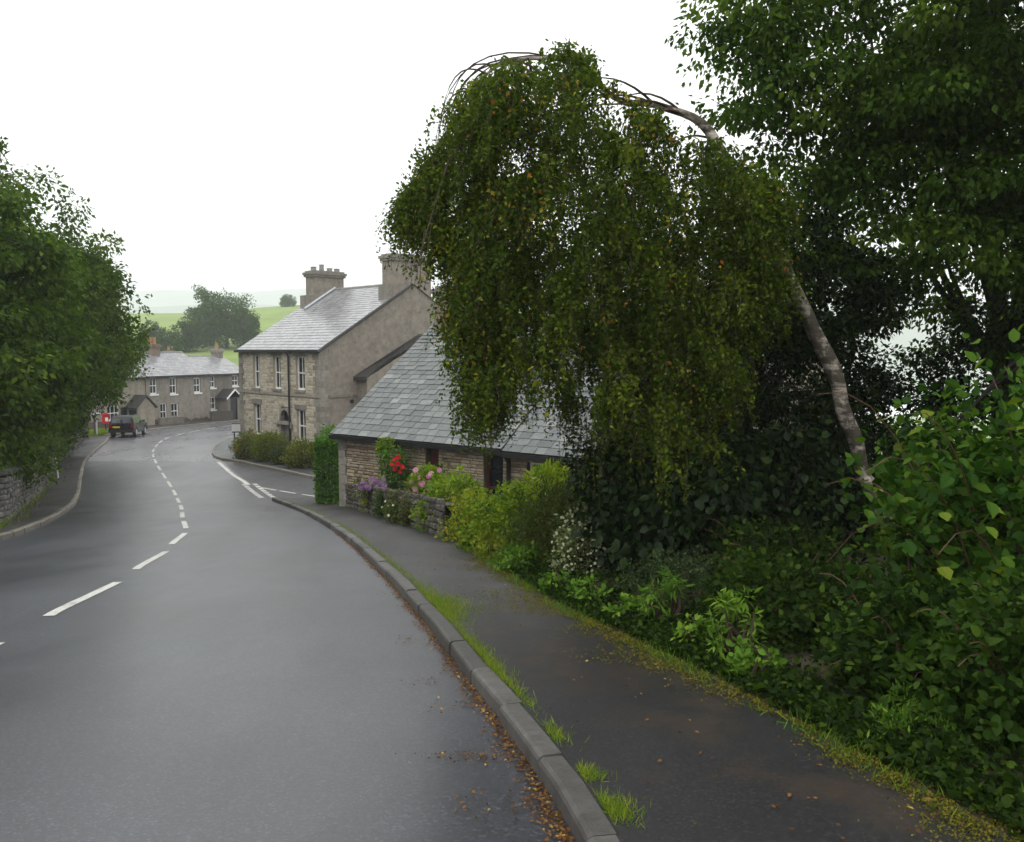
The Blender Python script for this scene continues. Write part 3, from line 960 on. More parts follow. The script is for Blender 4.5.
stack(house, H, 0.012, 1.05, 4.95, 7.75, 3.6, 6.75, M['render'], M['quoin'], [])
MB().box(H, 0.02, 0.9, 4.55, 4.94, 3.7, 5.35).build('chimney_shoulder', M['quoin'], house)
stack(house, H, hL - 1.0, hL - 0.012, 4.75, 7.0, 3.7, 6.3, M['render'], M['quoin'],
      [(hL - 0.5, 5.05, 0.26, 0.2, M['grey_pot']), (hL - 0.5, 5.65, 0.44, 0.17, M['grey_pot']), (hL - 0.5, 6.25, 0.24, 0.2, M['grey_pot']), (hL - 0.5, 6.8, 0.24, 0.2, M['grey_pot'])])
MB().tube([H(hL - 1.05, 4.0, he + hR * 4.0 / 6.3 + 0.12), H(hL - 1.05, 6.3, he + hR + 0.15)], 0.09, 5).build('lead_flashing', M['pale_metal'], house)
MB().box(H, hL - 1.0, hL - 0.02, 4.3, 4.74, 3.9, 5.1).build('chimney_shoulder', M['quoin'], house)
# low wing against the gable
wg = MB()
wa0, wa1 = -0.95, -0.01
wz = lambda t: 0.05 + (t - 2.4) * 0.52
wg.quad(H(wa0, 2.4, hb), H(wa1, 2.4, hb), H(wa1, 2.4, wz(2.4)), H(wa0, 2.4, wz(2.4)))
wg.add([H(wa0, 2.4, hb), H(wa0, 12, hb), H(wa0, 12, wz(6.6)), H(wa0, 6.6, wz(6.6)), H(wa0, 2.4, wz(2.4))], [(0, 1, 2, 3, 4)])
wg.build('wing_wall', M['render'], house)
wr = MB()
wr.add([H(wa0 - 0.1, 2.15, wz(2.15) + 0.02), H(wa1, 2.15, wz(2.15) + 0.02), H(wa1, 6.8, wz(6.8) + 0.02), H(wa0 - 0.1, 6.8, wz(6.8) + 0.02),
        H(wa0 - 0.1, 2.15, wz(2.15) + 0.2), H(wa1, 2.15, wz(2.15) + 0.2), H(wa1, 6.8, wz(6.8) + 0.2), H(wa0 - 0.1, 6.8, wz(6.8) + 0.2)], SLATE_F)
wr.build('wing_roof', M['black_roof'], house)

# ------------------------------------------------------------------ the low cottage by the footpath
CO = np.array((-5.3, 26.0, 0.0))
cu = np.array((0.7915, -0.6112, 0))
cin = np.array((0.6112, 0.7915, 0))
C = frame(CO, cu, cin)
ce, cb, cL1, cL2, cD, cR = -0.78, -3.9, 6.55, 12.5, 9.2, 3.4
cottage = thing('stone_cottage', (-1.5, 23.2, -3.2), 'low rubble stone cottage with big grey slate roof beside the footpath', 'cottage')
cops = [(3.62, 4.12, -3.2, -1.0), (5.75, 6.4, -3.0, -1.1), (7.1, 7.75, -2.1, -1.25)]
mb = MB()
wall_panel(mb, C, 0, cL1, cb, ce, cops[:2])
w1 = mb.build('front_wall', M['dark_mortar'], cottage)
mb = MB()
fr2 = lambda a, b_, c: C(a, b_ + 0.12, c)
wall_panel(mb, fr2, cL1, cL2, cb, ce - 0.1, cops[2:])
mb.quad(C(cL1, 0, cb), C(cL1, 0.12, cb), C(cL1, 0.12, ce), C(cL1, 0, ce))
w2 = mb.build('front_wall', M['dark_mortar'], cottage)
ps = lay_stones(CO, cu, -cin, cL1, cb, ce - 0.12, cops[:2] + [(0, 0.3, -9, 9)], (0.06, 0.12), (0.14, 0.42), (0.012, 0.045), zbase=lambda a: -3.35 + 0.07 * a, gap=0.014)
ps = [(p[0] - (0 if p[2][2] > -2.6 else 1),) + p[1:] for p in ps]
place_pieces(ps, STONES, 'stone', M['cottage_stone'], w1, 300, 'stones')
ps = lay_stones(C(cL1, 0.12, 0), cu, -cin, cL2 - cL1, cb, ce - 0.2, [(o[0] - cL1, o[1] - cL1, o[2], o[3]) for o in cops[2:]], (0.06, 0.12), (0.14, 0.42), (0.012, 0.045), zbase=lambda a: -2.9)
place_pieces(ps, STONES, 'stone', M['cottage_stone'], w2, 40, 'stones')
z = -3.7
k = 0
while z < ce - 0.15:
    hq = random.uniform(0.2, 0.3)
    hq = min(hq, ce - 0.1 - z)
    MB().box(C, -0.015, 0.36 if k % 2 else 0.28, -0.045, 0.3 if k % 2 else 0.45, z + 0.006, z + hq - 0.006).build('quoin', M['quoin'], cottage)
    z += hq
    k += 1
gb = MB()
for a in (0, cL2):
    gb.add([C(a, 0, cb), C(a, cD, cb), C(a, cD, ce), C(a, cD / 2, ce + cR), C(a, 0, ce)], [(0, 1, 2, 3, 4)])
gb.quad(C(0, cD, cb), C(cL2, cD, cb), C(cL2, cD, ce), C(0, cD, ce))
gb.build('gable_wall', M['cottage_stone'], cottage)
dd = MB().box(C, 3.66, 4.08, 0.16, 0.2, -3.2, -1.04).build('door', M['maroon'], cottage)
MB().box(C, 3.62, 3.67, 0.1, 0.22, -3.2, -1.0).box(C, 4.07, 4.12, 0.1, 0.22, -3.2, -1.0).box(C, 3.67, 4.07, 0.1, 0.22, -1.06, -1.0).build('door_frame', M['wood'], cottage)
sash_window(cottage, C, cops[1], 0.08, mat='maroon', cols=0, sill='quoin')
sash_window(cottage, fr2, cops[2], 0.07, mat='white', cols=1, sill='quoin', curtain=True)
p = C(4.5, -0.05, -1.35)
MB().tube([p, p - cin * 0.22, p - cin * 0.3 - (0, 0, 0.1)], 0.015, 5).box(lambda a, b_, c: p - cin * 0.3 + np.array((a, b_, c)), -0.06, 0.06, -0.06, 0.06, -0.38, -0.1).build('wall_lantern', M['black'], cottage)
crs = math.hypot(cD / 2, cR)
cup = (cin * cD / 2 + np.array((0, 0, cR))) / crs
cub = (-cin * cD / 2 + np.array((0, 0, cR))) / crs
rf = MB()
rf.quad(C(-0.12, 0, ce) - cup * 0.25, C(cL1, 0, ce) - cup * 0.25, C(cL1, cD / 2, ce + cR), C(-0.12, cD / 2, ce + cR))
rf.quad(C(cL1, 0, ce - 0.05) - cup * 0.25, C(cL2 + 0.1, 0, ce - 0.05) - cup * 0.25, C(cL2 + 0.1, cD / 2, ce + cR - 0.05), C(cL1, cD / 2, ce + cR - 0.05))
rf.quad(C(-0.12, cD, ce) - cub * 0.25, C(cL2, cD, ce) - cub * 0.25, C(cL2, cD / 2, ce + cR), C(-0.12, cD / 2, ce + cR))
croof = rf.build('roof', M['black_roof'], cottage)
cs = lambda v: 0.265 - 0.013 * v
sa = lay_slates(C(-0.14, 0, ce) - cup * 0.27, cu, cup, cL1 + 0.14, crs + 0.25, cs, (0.28, 0.5), lift=0.036)
sb = lay_slates(C(cL1, 0, ce - 0.05) - cup * 0.27, cu, cup, cL2 - cL1, crs + 0.25, cs, (0.28, 0.5), lift=0.036)
pcs = slates_to_pieces(sa, lambda a, v: -v - 0.3 * abs(a - 3) + (0 if a < 5.6 - 0.45 * v else -9))
pcs += slates_to_pieces(sb, lambda a, v: -v - 0.4 if (a < 2.6 and v < 1.3) else -30)
place_pieces(pcs, SLATE, 'slate', M['slate'], croof, 300, 'slates')
MB().tube([C(-0.1, cD / 2, ce + cR + 0.05), C(cL1, cD / 2, ce + cR + 0.05)], 0.11, 8).build('ridge_tiles', M['grey_pot'], croof)
MB().tube([C(-0.14, 0, ce - 0.03) - cup * 0.25, C(-0.14, cD / 2, ce + cR - 0.03)], 0.05, 5).build('verge', M['black'], croof)
for (a0, a1, dz) in ((-0.1, cL1 + 0.02, 0), (cL1 + 0.05, cL2, -0.05)):
    MB().box(C, a0, a1, -0.34, -0.2, ce - 0.3 + dz, ce - 0.17 + dz).box(C, a0, a1, -0.2, 0.0, ce - 0.22 + dz, ce - 0.1 + dz).build('gutter', M['black'], cottage)
MB().tube([C(6.62, -0.27, ce - 0.25), C(6.62, -0.08, ce - 0.5), C(6.62, -0.08, -3.2)], 0.045, 8).build('downpipe', M['black'], cottage)
ch = stack(cottage, C, 0.25, 1.35, cD / 2 - 0.45, cD / 2 + 0.45, ce + cR - 0.6, ce + cR + 0.75, M['cottage_stone'], M['quoin'], [(0.8, cD / 2, 0.4, 0.14, M['terracotta'])])

# ------------------------------------------------------------------ the terrace across the road, three cottages
TO = np.array((-33.8, 76.5, 0.0))
tu = np.array((0.39, 0.9208, 0))
tin = np.array((-0.9208, 0.39, 0))
T = frame(TO, tu, tin)


def row_house(label, a0, a1, b0, zb, ze, rise, dep, mat, wins, name='row_cottage', porch=None):
    par = thing(name, T((a0 + a1) / 2, b0 + dep / 2, zb), label, 'cottage', 'row of cottages across the road')
    fr = lambda a, b_, c: T(a, b0 + b_, c)
    mb = MB()
    wall_panel(mb, fr, a0, a1, zb, ze, [w[:4] for w in wins])
    mb.add([fr(a0, 0, zb), fr(a0, dep, zb), fr(a0, dep, ze), fr(a0, dep / 2, ze + rise), fr(a0, 0, ze)], [(4, 3, 2, 1, 0)])
    mb.add([fr(a1, 0, zb), fr(a1, dep, zb), fr(a1, dep, ze), fr(a1, dep / 2, ze + rise), fr(a1, 0, ze)], [(0, 1, 2, 3, 4)])
    mb.quad(fr(a0, dep, zb), fr(a1, dep, zb), fr(a1, dep, ze), fr(a0, dep, ze))
    mb.build('wall', mat, par)
    for w in wins:
        sash_window(par, fr, w[:4], 0.1, rec=0.1, cols=w[4] if len(w) > 4 else 1, sill='white')
    L = math.hypot(dep / 2, rise)
    up_ = (tin * dep / 2 + np.array((0, 0, rise))) / L
    ub_ = (-tin * dep / 2 + np.array((0, 0, rise))) / L
    r_ = MB()
    r_.quad(fr(a0, 0, ze) - up_ * 0.25, fr(a1, 0, ze) - up_ * 0.25, fr(a1, dep / 2, ze + rise), fr(a0, dep / 2, ze + rise))
    r_.quad(fr(a0, dep, ze) - ub_ * 0.25, fr(a1, dep, ze) - ub_ * 0.25, fr(a1, dep / 2, ze + rise), fr(a0, dep / 2, ze + rise))
    rf_ = r_.build('roof', M['black_roof'], par)
    sl2 = lay_slates(fr(a0, 0, ze) - up_ * 0.25, tu, up_, a1 - a0, L + 0.25, 0.3, (0.4, 0.7))
    place_pieces(slates_to_pieces(sl2, lambda a, v: 0), SLATE, 'slate', M['slate_h'], rf_, 0, 'slates')
    MB().tube([fr(a0, dep / 2, ze + rise + 0.03), fr(a1, dep / 2, ze + rise + 0.03)], 0.1, 6).build('ridge_tiles', M['grey_pot'], rf_)
    MB().box(fr, a0, a1, -0.34, -0.02, ze - 0.22, ze - 0.06).build('gutter', M['black'], par)
    return par, fr


zt = -5.55
pa, fa = row_house('buff cottage with gabled porch behind the parked dark car', -11, 1.1, 0.12, zt, -0.82, 2.05, 7, M['render_a'],
                   [(-3.2, -1.9, -2.5, -1.25, 2), (-3.2, -1.9, -4.6, -3.3, 2), (-8, -6.8, -2.5, -1.25, 2)])
# its porch, gable end to the road
pz = MB()
pw0, pw1, po, pe = -1.1, 0.85, 1.3, -3.5
pz.add([fa(pw0, -po, zt), fa(pw1, -po, zt), fa(pw1, -po, pe), fa((pw0 + pw1) / 2, -po, -2.6), fa(pw0, -po, pe)], [(0, 1, 2, 3, 4)])
pz.quad(fa(pw1, -po, zt), fa(pw1, 0, zt), fa(pw1, 0, pe), fa(pw1, -po, pe))
pz.quad(fa(pw0, -po, zt), fa(pw0, 0, zt), fa(pw0, 0, pe), fa(pw0, -po, pe))
pz.build('porch_wall', M['render_a'], pa)
pr = MB()
for (s0, s1) in ((pw0 - 0.25, (pw0 + pw1) / 2), (pw1 + 0.25, (pw0 + pw1) / 2)):
    zlo = pe - 0.16
    V = [fa(s0, -po - 0.15, zlo), fa(s1, -po - 0.15, -2.56), fa(s1, 0, -2.56), fa(s0, 0, zlo)]
    pr.add(V + [v + (0, 0, 0.12) for v in V], [(0, 1, 2, 3), (4, 5, 6, 7), (0, 1, 5, 4), (1, 2, 6, 5), (2, 3, 7, 6), (3, 0, 4, 7)])
pr.build('porch_roof', M['black_roof'], pa)
MB().box(fa, pw0 - 0.02, pw0 - 0.06, -1.2, -0.35, zt + 0.1, -3.75).build('porch_door', M['car_glass'], pa)
MB().box(fa, -1.75, -1.0, -0.05, 0.02, zt + 0.1, -3.5).build('side_door', M['black'], pa)
pb, fb = row_house('grey rendered cottage with six-paned windows in the middle of the far row', 1.1, 9.25, 0, zt, -0.77, 2.05, 7, M['render_b'],
                   [(1.55, 2.4, -2.5, -0.95, 1), (3.95, 4.8, -2.6, -1.0, 1), (7.05, 7.95, -2.62, -1.15, 1), (2.7, 3.5, -5.0, -3.4, 1), (4.05, 4.95, -5.0, -3.45, 1)])
pc, fc = row_house('brown rendered cottage with white gabled porch at the end of the row', 9.25, 15.2, 0.3, zt, -0.8, 1.7, 7, M['render_c'],
                   [(9.4, 10.3, -2.25, -1.0, 1), (12.8, 13.75, -2.2, -1.05, 1), (9.4, 10.3, -4.45, -3.15, 1)])
pw0, pw1, po, pe = 10.4, 12.3, 1.4, -3.3
pz = MB()
pz.quad(fc(pw0, -po, zt), fc(pw0, 0, zt), fc(pw0, 0, pe), fc(pw0, -po, pe)).quad(fc(pw1, -po, zt), fc(pw1, 0, zt), fc(pw1, 0, pe), fc(pw1, -po, pe))
pz.quad(fc(pw0, -po, zt), fc(10.85, -po, zt), fc(10.85, -po, pe), fc(pw0, -po, pe)).quad(fc(11.85, -po, zt), fc(pw1, -po, zt), fc(pw1, -po, pe), fc(11.85, -po, pe))
pz.build('porch_wall', M['render_c'], pc)
MB().box(fc, 10.85, 11.85, -po + 0.1, -po + 0.15, zt, -3.3).build('porch_door', M['black'], pc)
pr, wt = MB(), MB()
for (s0, s1) in ((pw0 - 0.25, (pw0 + pw1) / 2), (pw1 + 0.25, (pw0 + pw1) / 2)):
    zlo = pe - 0.1
    V = [fc(s0, -po - 0.15, zlo), fc(s1, -po - 0.15, -2.5), fc(s1, 0, -2.5), fc(s0, 0, zlo)]
    pr.add(V + [v + (0, 0, 0.1) for v in V], [(0, 1, 2, 3), (4, 5, 6, 7), (0, 1, 5, 4), (1, 2, 6, 5), (2, 3, 7, 6), (3, 0, 4, 7)])
    V = [fc(s0, -po - 0.22, zlo - 0.06), fc(s1, -po - 0.22, -2.56), fc(s1, -po - 0.22, -2.38), fc(s0, -po - 0.22, zlo + 0.12)]
    wt.add(V + [v + tin * 0.06 for v in V], [(0, 1, 2, 3), (4, 5, 6, 7), (0, 1, 5, 4), (1, 2, 6, 5), (2, 3, 7, 6), (3, 0, 4, 7)])
pr.build('porch_roof', M['black_roof'], pc)
wt.build('bargeboard', M['white'], pc)
stack(pb, T, 4.75, 5.75, 2.9, 3.9, 0.6, 1.75, M['brick'], M['brick'], [(5.0, 3.4, 0.62, 0.2, M['terracotta']), (5.5, 3.4, 0.62, 0.2, M['terracotta'])])
stack(pb, T, 7.9, 8.5, 3.9, 4.6, 0.5, 1.15, M['brick'], M['brick'], [(8.2, 4.25, 0.35, 0.13, M['terracotta'])])
stack(pc, T, 14.2, 14.9, 3.3, 4.3, 0.3, 1.3, M['quoin'], M['quoin'], [(14.55, 3.8, 0.6, 0.16, M['terracotta'])])
# low front walls
def low_wall(label, pts, h, th, mat, cope, group=None):
    par = thing('garden_wall', (pts[0][0], pts[0][1], float(g(pts[0][1])) + 0.08), label, 'wall', group)
    for k in range(len(pts) - 1):
        a, b_ = np.array(pts[k], float), np.array(pts[k + 1], float)
        L = np.linalg.norm(b_ - a)
        u_ = np.array((*(b_ - a) / L, 0))
        n_ = np.array((-u_[1], u_[0], 0))
        f_ = frame((*a, 0), u_, n_)
        z0, z1 = float(g(a[1])), float(g(b_[1]))
        def V(o, lo, hi, ins):
            return [f_(0, -ins, z0 + lo), f_(L, -ins, z1 + lo), f_(L, o + ins, z1 + lo), f_(0, o + ins, z0 + lo),
                    f_(0, -ins, z0 + hi), f_(L, -ins, z1 + hi), f_(L, o + ins, z1 + hi), f_(0, o + ins, z0 + hi)]
        Fb = [(0, 1, 2, 3), (4, 5, 6, 7), (0, 1, 5, 4), (1, 2, 6, 5), (2, 3, 7, 6), (3, 0, 4, 7)]
        mk('wall_body', V(th, -0.1, h, 0), Fb, mat, par)
        mk('coping', V(th, h + 0.002, h + 0.07, 0.03), Fb, cope, par)
    return par


p0, p1, p2 = fb(1.1, -1.5, 0), fb(4.2, -1.5, 0), fb(4.2, -0.1, 0)
low_wall('low grey wall in front of the middle row cottage', [p0[:2], p1[:2], p2[:2]], 0.7, 0.25, M['render_c'], M['quoin'])
p0, p1 = fc(7.6, -1.9, 0), fc(10.6, -1.9, 0)
low_wall('dark low wall before the white gabled porch', [p0[:2], p1[:2]], 0.95, 0.25, M['wood'], M['wood'])

# ------------------------------------------------------------------ dry stone wall under the trees on the far side
dw = thing('dry_stone_wall', (-17.2, 30.2, -3.7), 'rough dry stone wall under the green trees across the road', 'wall')
core = MB()
WL = WALL_L[(WALL_L[:, 1] >= 9)]
WLb = offset(WL, -0.42)
hts = 1.05 - 0.25 * np.clip((WL[:, 1] - 30) / 20, 0, 1)
for k in range(len(WL) - 1):
    a, b_, c_, d_ = WL[k], WL[k + 1], WLb[k + 1], WLb[k]
    za, zb_ = float(g(a[1])), float(g(b_[1]))
    lo = [(*a, za), (*b_, zb_), (*c_, zb_), (*d_, za)]
    hi = [(*a, za + hts[k]), (*b_, zb_ + hts[k + 1]), (*c_, zb_ + hts[k + 1]), (*d_, za + hts[k])]
    core.add(lo + hi, [(4, 5, 6, 7), (0, 1, 5, 4), (2, 3, 7, 6)])
wcore = core.build('wall_core', M['wall_core'], dw)
ps = []
dwl = np.r_[0, np.cumsum(np.linalg.norm(np.diff(WL, axis=0), axis=1))]
for lev in range(9):
    s = random.uniform(0, 0.2)
    while s < dwl[-1] - 0.6:
        L = random.uniform(0.16, 0.5) if lev < 8 else random.uniform(0.14, 0.3)
        x, y = np.interp(s, dwl, WL[:, 0]), np.interp(s, dwl, WL[:, 1])
        x2, y2 = np.interp(s + L, dwl, WL[:, 0]), np.interp(s + L, dwl, WL[:, 1])
        hh = float(np.interp(s, dwl, hts)) / 8.0
        u_ = np.array((x2 - x, y2 - y, float(g(y2) - g(y))))
        n_ = np.array((u_[1], -u_[0], 0)) / np.linalg.norm(u_[:2])
        hs = hh * random.uniform(0.8, 1.05) if lev < 8 else random.uniform(0.14, 0.24)
        dep_ = n_ * random.uniform(0.03, 0.09)
        o = np.array((x, y, float(g(y)) + 0.09 + lev * hh))
        if lev == 8:
            o = o - n_ * 0.42
            dep_ = n_ * 0.5
        ps.append(((L * hs * 900) / (y * y) - (2 if y < 17.5 else 0) , random.randrange(8), o, u_ * 0.97, dep_, np.array((0, 0, hs * 0.96))))
        s += L
place_pieces(ps, STONES, 'stone', M['wall_stone'], wcore, 300, 'stones')

# garden wall of the stone cottage along the footpath
gwall = thing('garden_wall', (-4.0, 23.0, -2.9), 'low dark stone garden wall under the flowers by the cottage', 'wall')
GL = offset(PAVE_R[(PAVE_R[:, 1] > 15.5) & (PAVE_R[:, 1] < 26.2)], 0.1)
GLb = offset(GL, 0.35)
core = MB()
for k in range(len(GL) - 1):
    a, b_, c_, d_ = GL[k], GL[k + 1], GLb[k + 1], GLb[k]
    za, zb_ = float(g(a[1])), float(g(b_[1]))
    lo = [(*a, za), (*b_, zb_), (*c_, zb_), (*d_, za)]
    hi = [(p[0], p[1], p[2] + 0.72) for p in lo]
    core.add(lo + hi, [(4, 5, 6, 7), (0, 1, 5, 4), (2, 3, 7, 6)])
gcore = core.build('wall_core', M['wall_core'], gwall)
dgl = np.r_[0, np.cumsum(np.linalg.norm(np.diff(GL, axis=0), axis=1))]
ps = []
for lev in range(6):
    s = 0.0
    while s < dgl[-1] - 0.4:
        L = random.uniform(0.14, 0.38)
        x, y = np.interp(s, dgl, GL[:, 0]), np.interp(s, dgl, GL[:, 1])
        x2, y2 = np.interp(s + L, dgl, GL[:, 0]), np.interp(s + L, dgl, GL[:, 1])
        u_ = np.array((x2 - x, y2 - y, float(g(y2) - g(y))))
        n_ = np.array((-u_[1], u_[0], 0)) / np.linalg.norm(u_[:2])
        hh = 0.13
        ps.append((y, random.randrange(8), np.array((x, y, float(g(y)) + 0.08 + lev * hh)), u_ * 0.96, n_ * random.uniform(0.03, 0.07), np.array((0, 0, hh * random.uniform(0.8, 1)))))
        s += L
place_pieces(ps, STONES, 'stone', M['wall_stone_dark'], gcore, 160, 'stones')

# ------------------------------------------------------------------ parked car
def car_at(loc, heading, label):
    root = thing('parked_car', loc, label, 'car')
    hx, hy = heading
    n_ = math.hypot(hx, hy)
    fwd, rgt = np.array((hx / n_, hy / n_, -0.028)), np.array((hy / n_, -hx / n_, 0))
    f_ = frame(loc, rgt, fwd)                      # a = right, b = forward, c = up

    def arc(cy, r, n=9):
        return [(cy + r * math.cos(w), 0.36 + r * math.sin(w)) for w in np.linspace(0, math.pi, n)]
    low = [(-2.0, 0.42), (-2.03, 0.6), (-2.0, 1.02), (0.78, 1.02), (1.85, 0.92), (2.02, 0.75), (2.02, 0.4)] + arc(1.28, 0.43) + [(0.8, 0.33), (-0.8, 0.33)] + arc(-1.28, 0.43)
    V = [f_(s_ * (0.87 if z_ > 0.5 else 0.84), y_, z_) for s_ in (-1, 1) for (y_, z_) in low]
    n = len(low)
    F = [tuple(range(n)), tuple(range(2 * n - 1, n - 1, -1))] + [(k, (k + 1) % n, n + (k + 1) % n, n + k) for k in range(n)]
    body = mk('body', V, F, M['car_paint'], root)
    top = [(-1.97, 1.02, 0.85), (-1.78, 1.48, 0.71), (-1.6, 1.58, 0.66), (0.05, 1.6, 0.66), (0.25, 1.55, 0.68), (0.85, 1.02, 0.84)]
    V = [f_(s_ * w_, y_, z_ + 0.004) for s_ in (-1, 1) for (y_, z_, w_) in top]
    n = len(top)
    F = [tuple(range(n)), tuple(range(2 * n - 1, n - 1, -1))] + [(k, (k + 1) % n, n + (k + 1) % n, n + k) for k in range(n)]
    mk('cabin', V, F, M['car_paint'], root)

    def pane(name, pts, mat, par=root):
        return mk(name, [f_(*p_) for p_ in pts], [tuple(range(len(pts)))], mat, par)
    pane('rear_window', [(-0.68, -1.985, 1.1), (0.68, -1.985, 1.1), (0.61, -1.84, 1.44), (-0.61, -1.84, 1.44)], M['car_glass'])
    pane('windscreen', [(-0.7, 0.83, 1.08), (0.7, 0.83, 1.08), (0.6, 0.38, 1.5), (-0.6, 0.38, 1.5)], M['car_glass'])
    for s_ in (-1, 1):
        for (y0, y1, y2, y3) in ((-1.8, -1.05, -1.05, -1.7), (-0.98, -0.15, -0.15, -0.98), (-0.08, 0.68, 0.2, -0.08)):
            pane('side_window', [(s_ * 0.852, y0, 1.08), (s_ * 0.852, y1, 1.08), (s_ * 0.735, y2, 1.46), (s_ * 0.735, y3, 1.46)], M['car_glass'])
        MB().box(f_, s_ * 0.66, s_ * 0.86, -2.05, -1.98, 0.72, 1.0).build('tail_lamp', M['tail_red'], root)
        MB().box(f_, s_ * 0.55, s_ * 0.82, 1.98, 2.04, 0.66, 0.84).build('headlight', M['pale_metal'], root)
        mr = MB().box(f_, s_ * 0.87, s_ * 1.05, 0.5, 0.6, 1.05, 1.2).build('wing_mirror', M['car_plastic'], root)
        MB().tube([f_(s_ * 0.62, -1.5, 1.64), f_(s_ * 0.62, 0.0, 1.64)], 0.025, 6).build('roof_rail', M['car_plastic'], root)
        for yw in (-1.28, 1.28):
            w_ = MB().tube([f_(s_ * 0.66, yw, 0.35), f_(s_ * 0.68, yw, 0.35), f_(s_ * 0.86, yw, 0.35), f_(s_ * 0.88, yw, 0.35)], [0.32, 0.35, 0.35, 0.31], 20).build('wheel', M['rubber'], root, False)
            MB().tube([f_(s_ * 0.87, yw, 0.35), f_(s_ * 0.89, yw, 0.35)], [0.23, 0.2], 14).build('rim', M['alloy'], w_)
        for yd in (-1.0, -0.1):
            MB().box(f_, s_ * 0.868, s_ * 0.885, yd + 0.08, yd + 0.26, 0.93, 0.97).build('door_handle', M['car_plastic'], root)
    MB().box(f_, -0.88, 0.88, -2.12, -1.98, 0.4, 0.62).build('rear_bumper', M['car_plastic'], root)
    MB().box(f_, -0.88, 0.88, 2.0, 2.1, 0.38, 0.6).build('front_bumper', M['car_plastic'], root)
    MB().box(f_, -0.6, -0.08, -2.06, -2.03, 0.74, 0.86).build('number_plate', M['plate_yellow'], root)
    MB().box(f_, -0.03, 0.07, -2.02, -1.99, 1.04, 1.34).build('rear_wiper', M['car_plastic'], root)
    MB().box(f_, -0.66, 0.66, -2.03, -1.99, 0.66, 0.68).build('tailgate_seam', M['car_plastic'], root)


car_at((-29.25, 64.6, float(g(64.6)) + 0.01), (-0.17, 0.985), 'dark off-road car parked at the kerb with its back to us')

# ------------------------------------------------------------------ posts and signs
def up_frame(loc, rz=0.0):
    c_, s_ = math.cos(rz), math.sin(rz)
    return frame(loc, (c_, s_, 0), (-s_, c_, 0))


lp = (-32.35, 67.4, float(g(67.4)) + 0.1)
pbx = thing('post_box', lp, 'small red post box on a post beside the parked dark car', 'post box')
f_ = up_frame(lp, 0.45)
MB().tube([f_(0, 0, 0), f_(0, 0, 0.75)], 0.06, 10).build('post', M['black'], pbx)
prof = [(-0.24, 0.7), (0.24, 0.7), (0.24, 1.4)] + [(0.24 * math.cos(w), 1.4 + 0.13 * math.sin(w)) for w in np.linspace(0, math.pi, 9)] + [(-0.24, 1.4)]
V = [f_(x, s_ * 0.2, z_) for s_ in (-1, 1) for (x, z_) in prof]
n = len(prof)
bx = mk('box_body', V, [tuple(range(n)), tuple(range(2 * n - 1, n - 1, -1))] + [(k, (k + 1) % n, n + (k + 1) % n, n + k) for k in range(n)], M['red_paint'], pbx)
MB().box(f_, -0.16, 0.16, -0.23, -0.2, 1.3, 1.35).build('slot', M['black'], bx)
MB().box(f_, -0.02, 0.19, -0.225, -0.2, 0.88, 1.18).build('notice_plate', M['white'], bx)

lp = (-31.2, 63.4, float(g(63.4)) + 0.1)
po_ = thing('notice_post', lp, 'slim grey post with flat board top at the end of the stone wall', 'post')
f_ = up_frame(lp, 0.45)
MB().box(f_, -0.11, 0.02, -0.06, 0.06, 0, 1.6).build('post', M['wood'], po_)
MB().box(f_, 0.022, 0.14, -0.07, 0.05, 0.1, 1.55).build('side_panel', M['pale_metal'], po_)
MB().box(f_, -0.25, 0.5, -0.22, 0.22, 1.6, 1.72).build('board', M['pale_metal'], po_)

lp = (-20.15, 37.4, float(g(37.4)) + 0.1)
mp = thing('marker_post', lp, 'thin white marker post leaning against the dry stone wall', 'post')
MB().tube([np.array(lp), np.array(lp) + (-0.05, 0.03, 0.55), np.array(lp) + (-0.1, 0.05, 0.98)], 0.035, 8).build('pole', M['white'], mp)
MB().tube([np.array(lp) + (-0.1, 0.05, 0.982), np.array(lp) + (-0.105, 0.052, 1.02)], [0.045, 0.03], 8).build('cap', M['pale_metal'], mp)

lp = (-18.55, 57.6, float(g(57.6)) + 0.1)
sg = thing('street_nameplate', lp, 'low pale street nameplate on short posts at the corner of the tall stone house', 'sign')
f_ = up_frame(lp, 0.2)
for a in (-0.35, 0.35):
    MB().box(f_, a - 0.035, a + 0.035, 0.03, 0.09, 0, 1.1).build('post', M['black'], sg)
MB().box(f_, -0.5, 0.5, -0.02, 0.028, 0.74, 1.24).build('plate', M['white'], sg)
for (z0, z1) in ((0.66, 0.738), (1.242, 1.3)):
    MB().box(f_, -0.5, 0.5, -0.02, 0.03, z0, z1).build('border', M['black'], sg)

# ------------------------------------------------------------------ leaves
DI = (np.array([(0, 0, 0), (0.42, 0.3, 0.06), (1, 0, -0.1), (0.42, -0.3, 0.06)]), np.array([(0, 2, 1), (0, 3, 2)]))
OV = (np.array([(0, 0, 0), (0.22, 0.29, 0.07), (0.6, 0.34, 0.04), (1, 0, -0.14), (0.6, -0.34, 0.04), (0.22, -0.29, 0.07)]), np.array([(0, 3, 2, 1), (0, 5, 4, 3)]))
LN = (np.array([(0, 0, 0), (0.4, 0.14, 0.03), (1, 0, -0.12), (0.4, -0.14, 0.03)]), np.array([(0, 2, 1), (0, 3, 2)]))
BLD = (np.array([(0, 0.035, 0), (0, -0.035, 0), (0.55, 0.026, 0.05), (0.55, -0.026, 0.05), (1, 0, -0.08)]), np.array([(0, 1, 2), (1, 3, 2), (2, 3, 4)]))


def unit(v):
    return v / (np.linalg.norm(v, axis=-1, keepdims=True) + 1e-9)


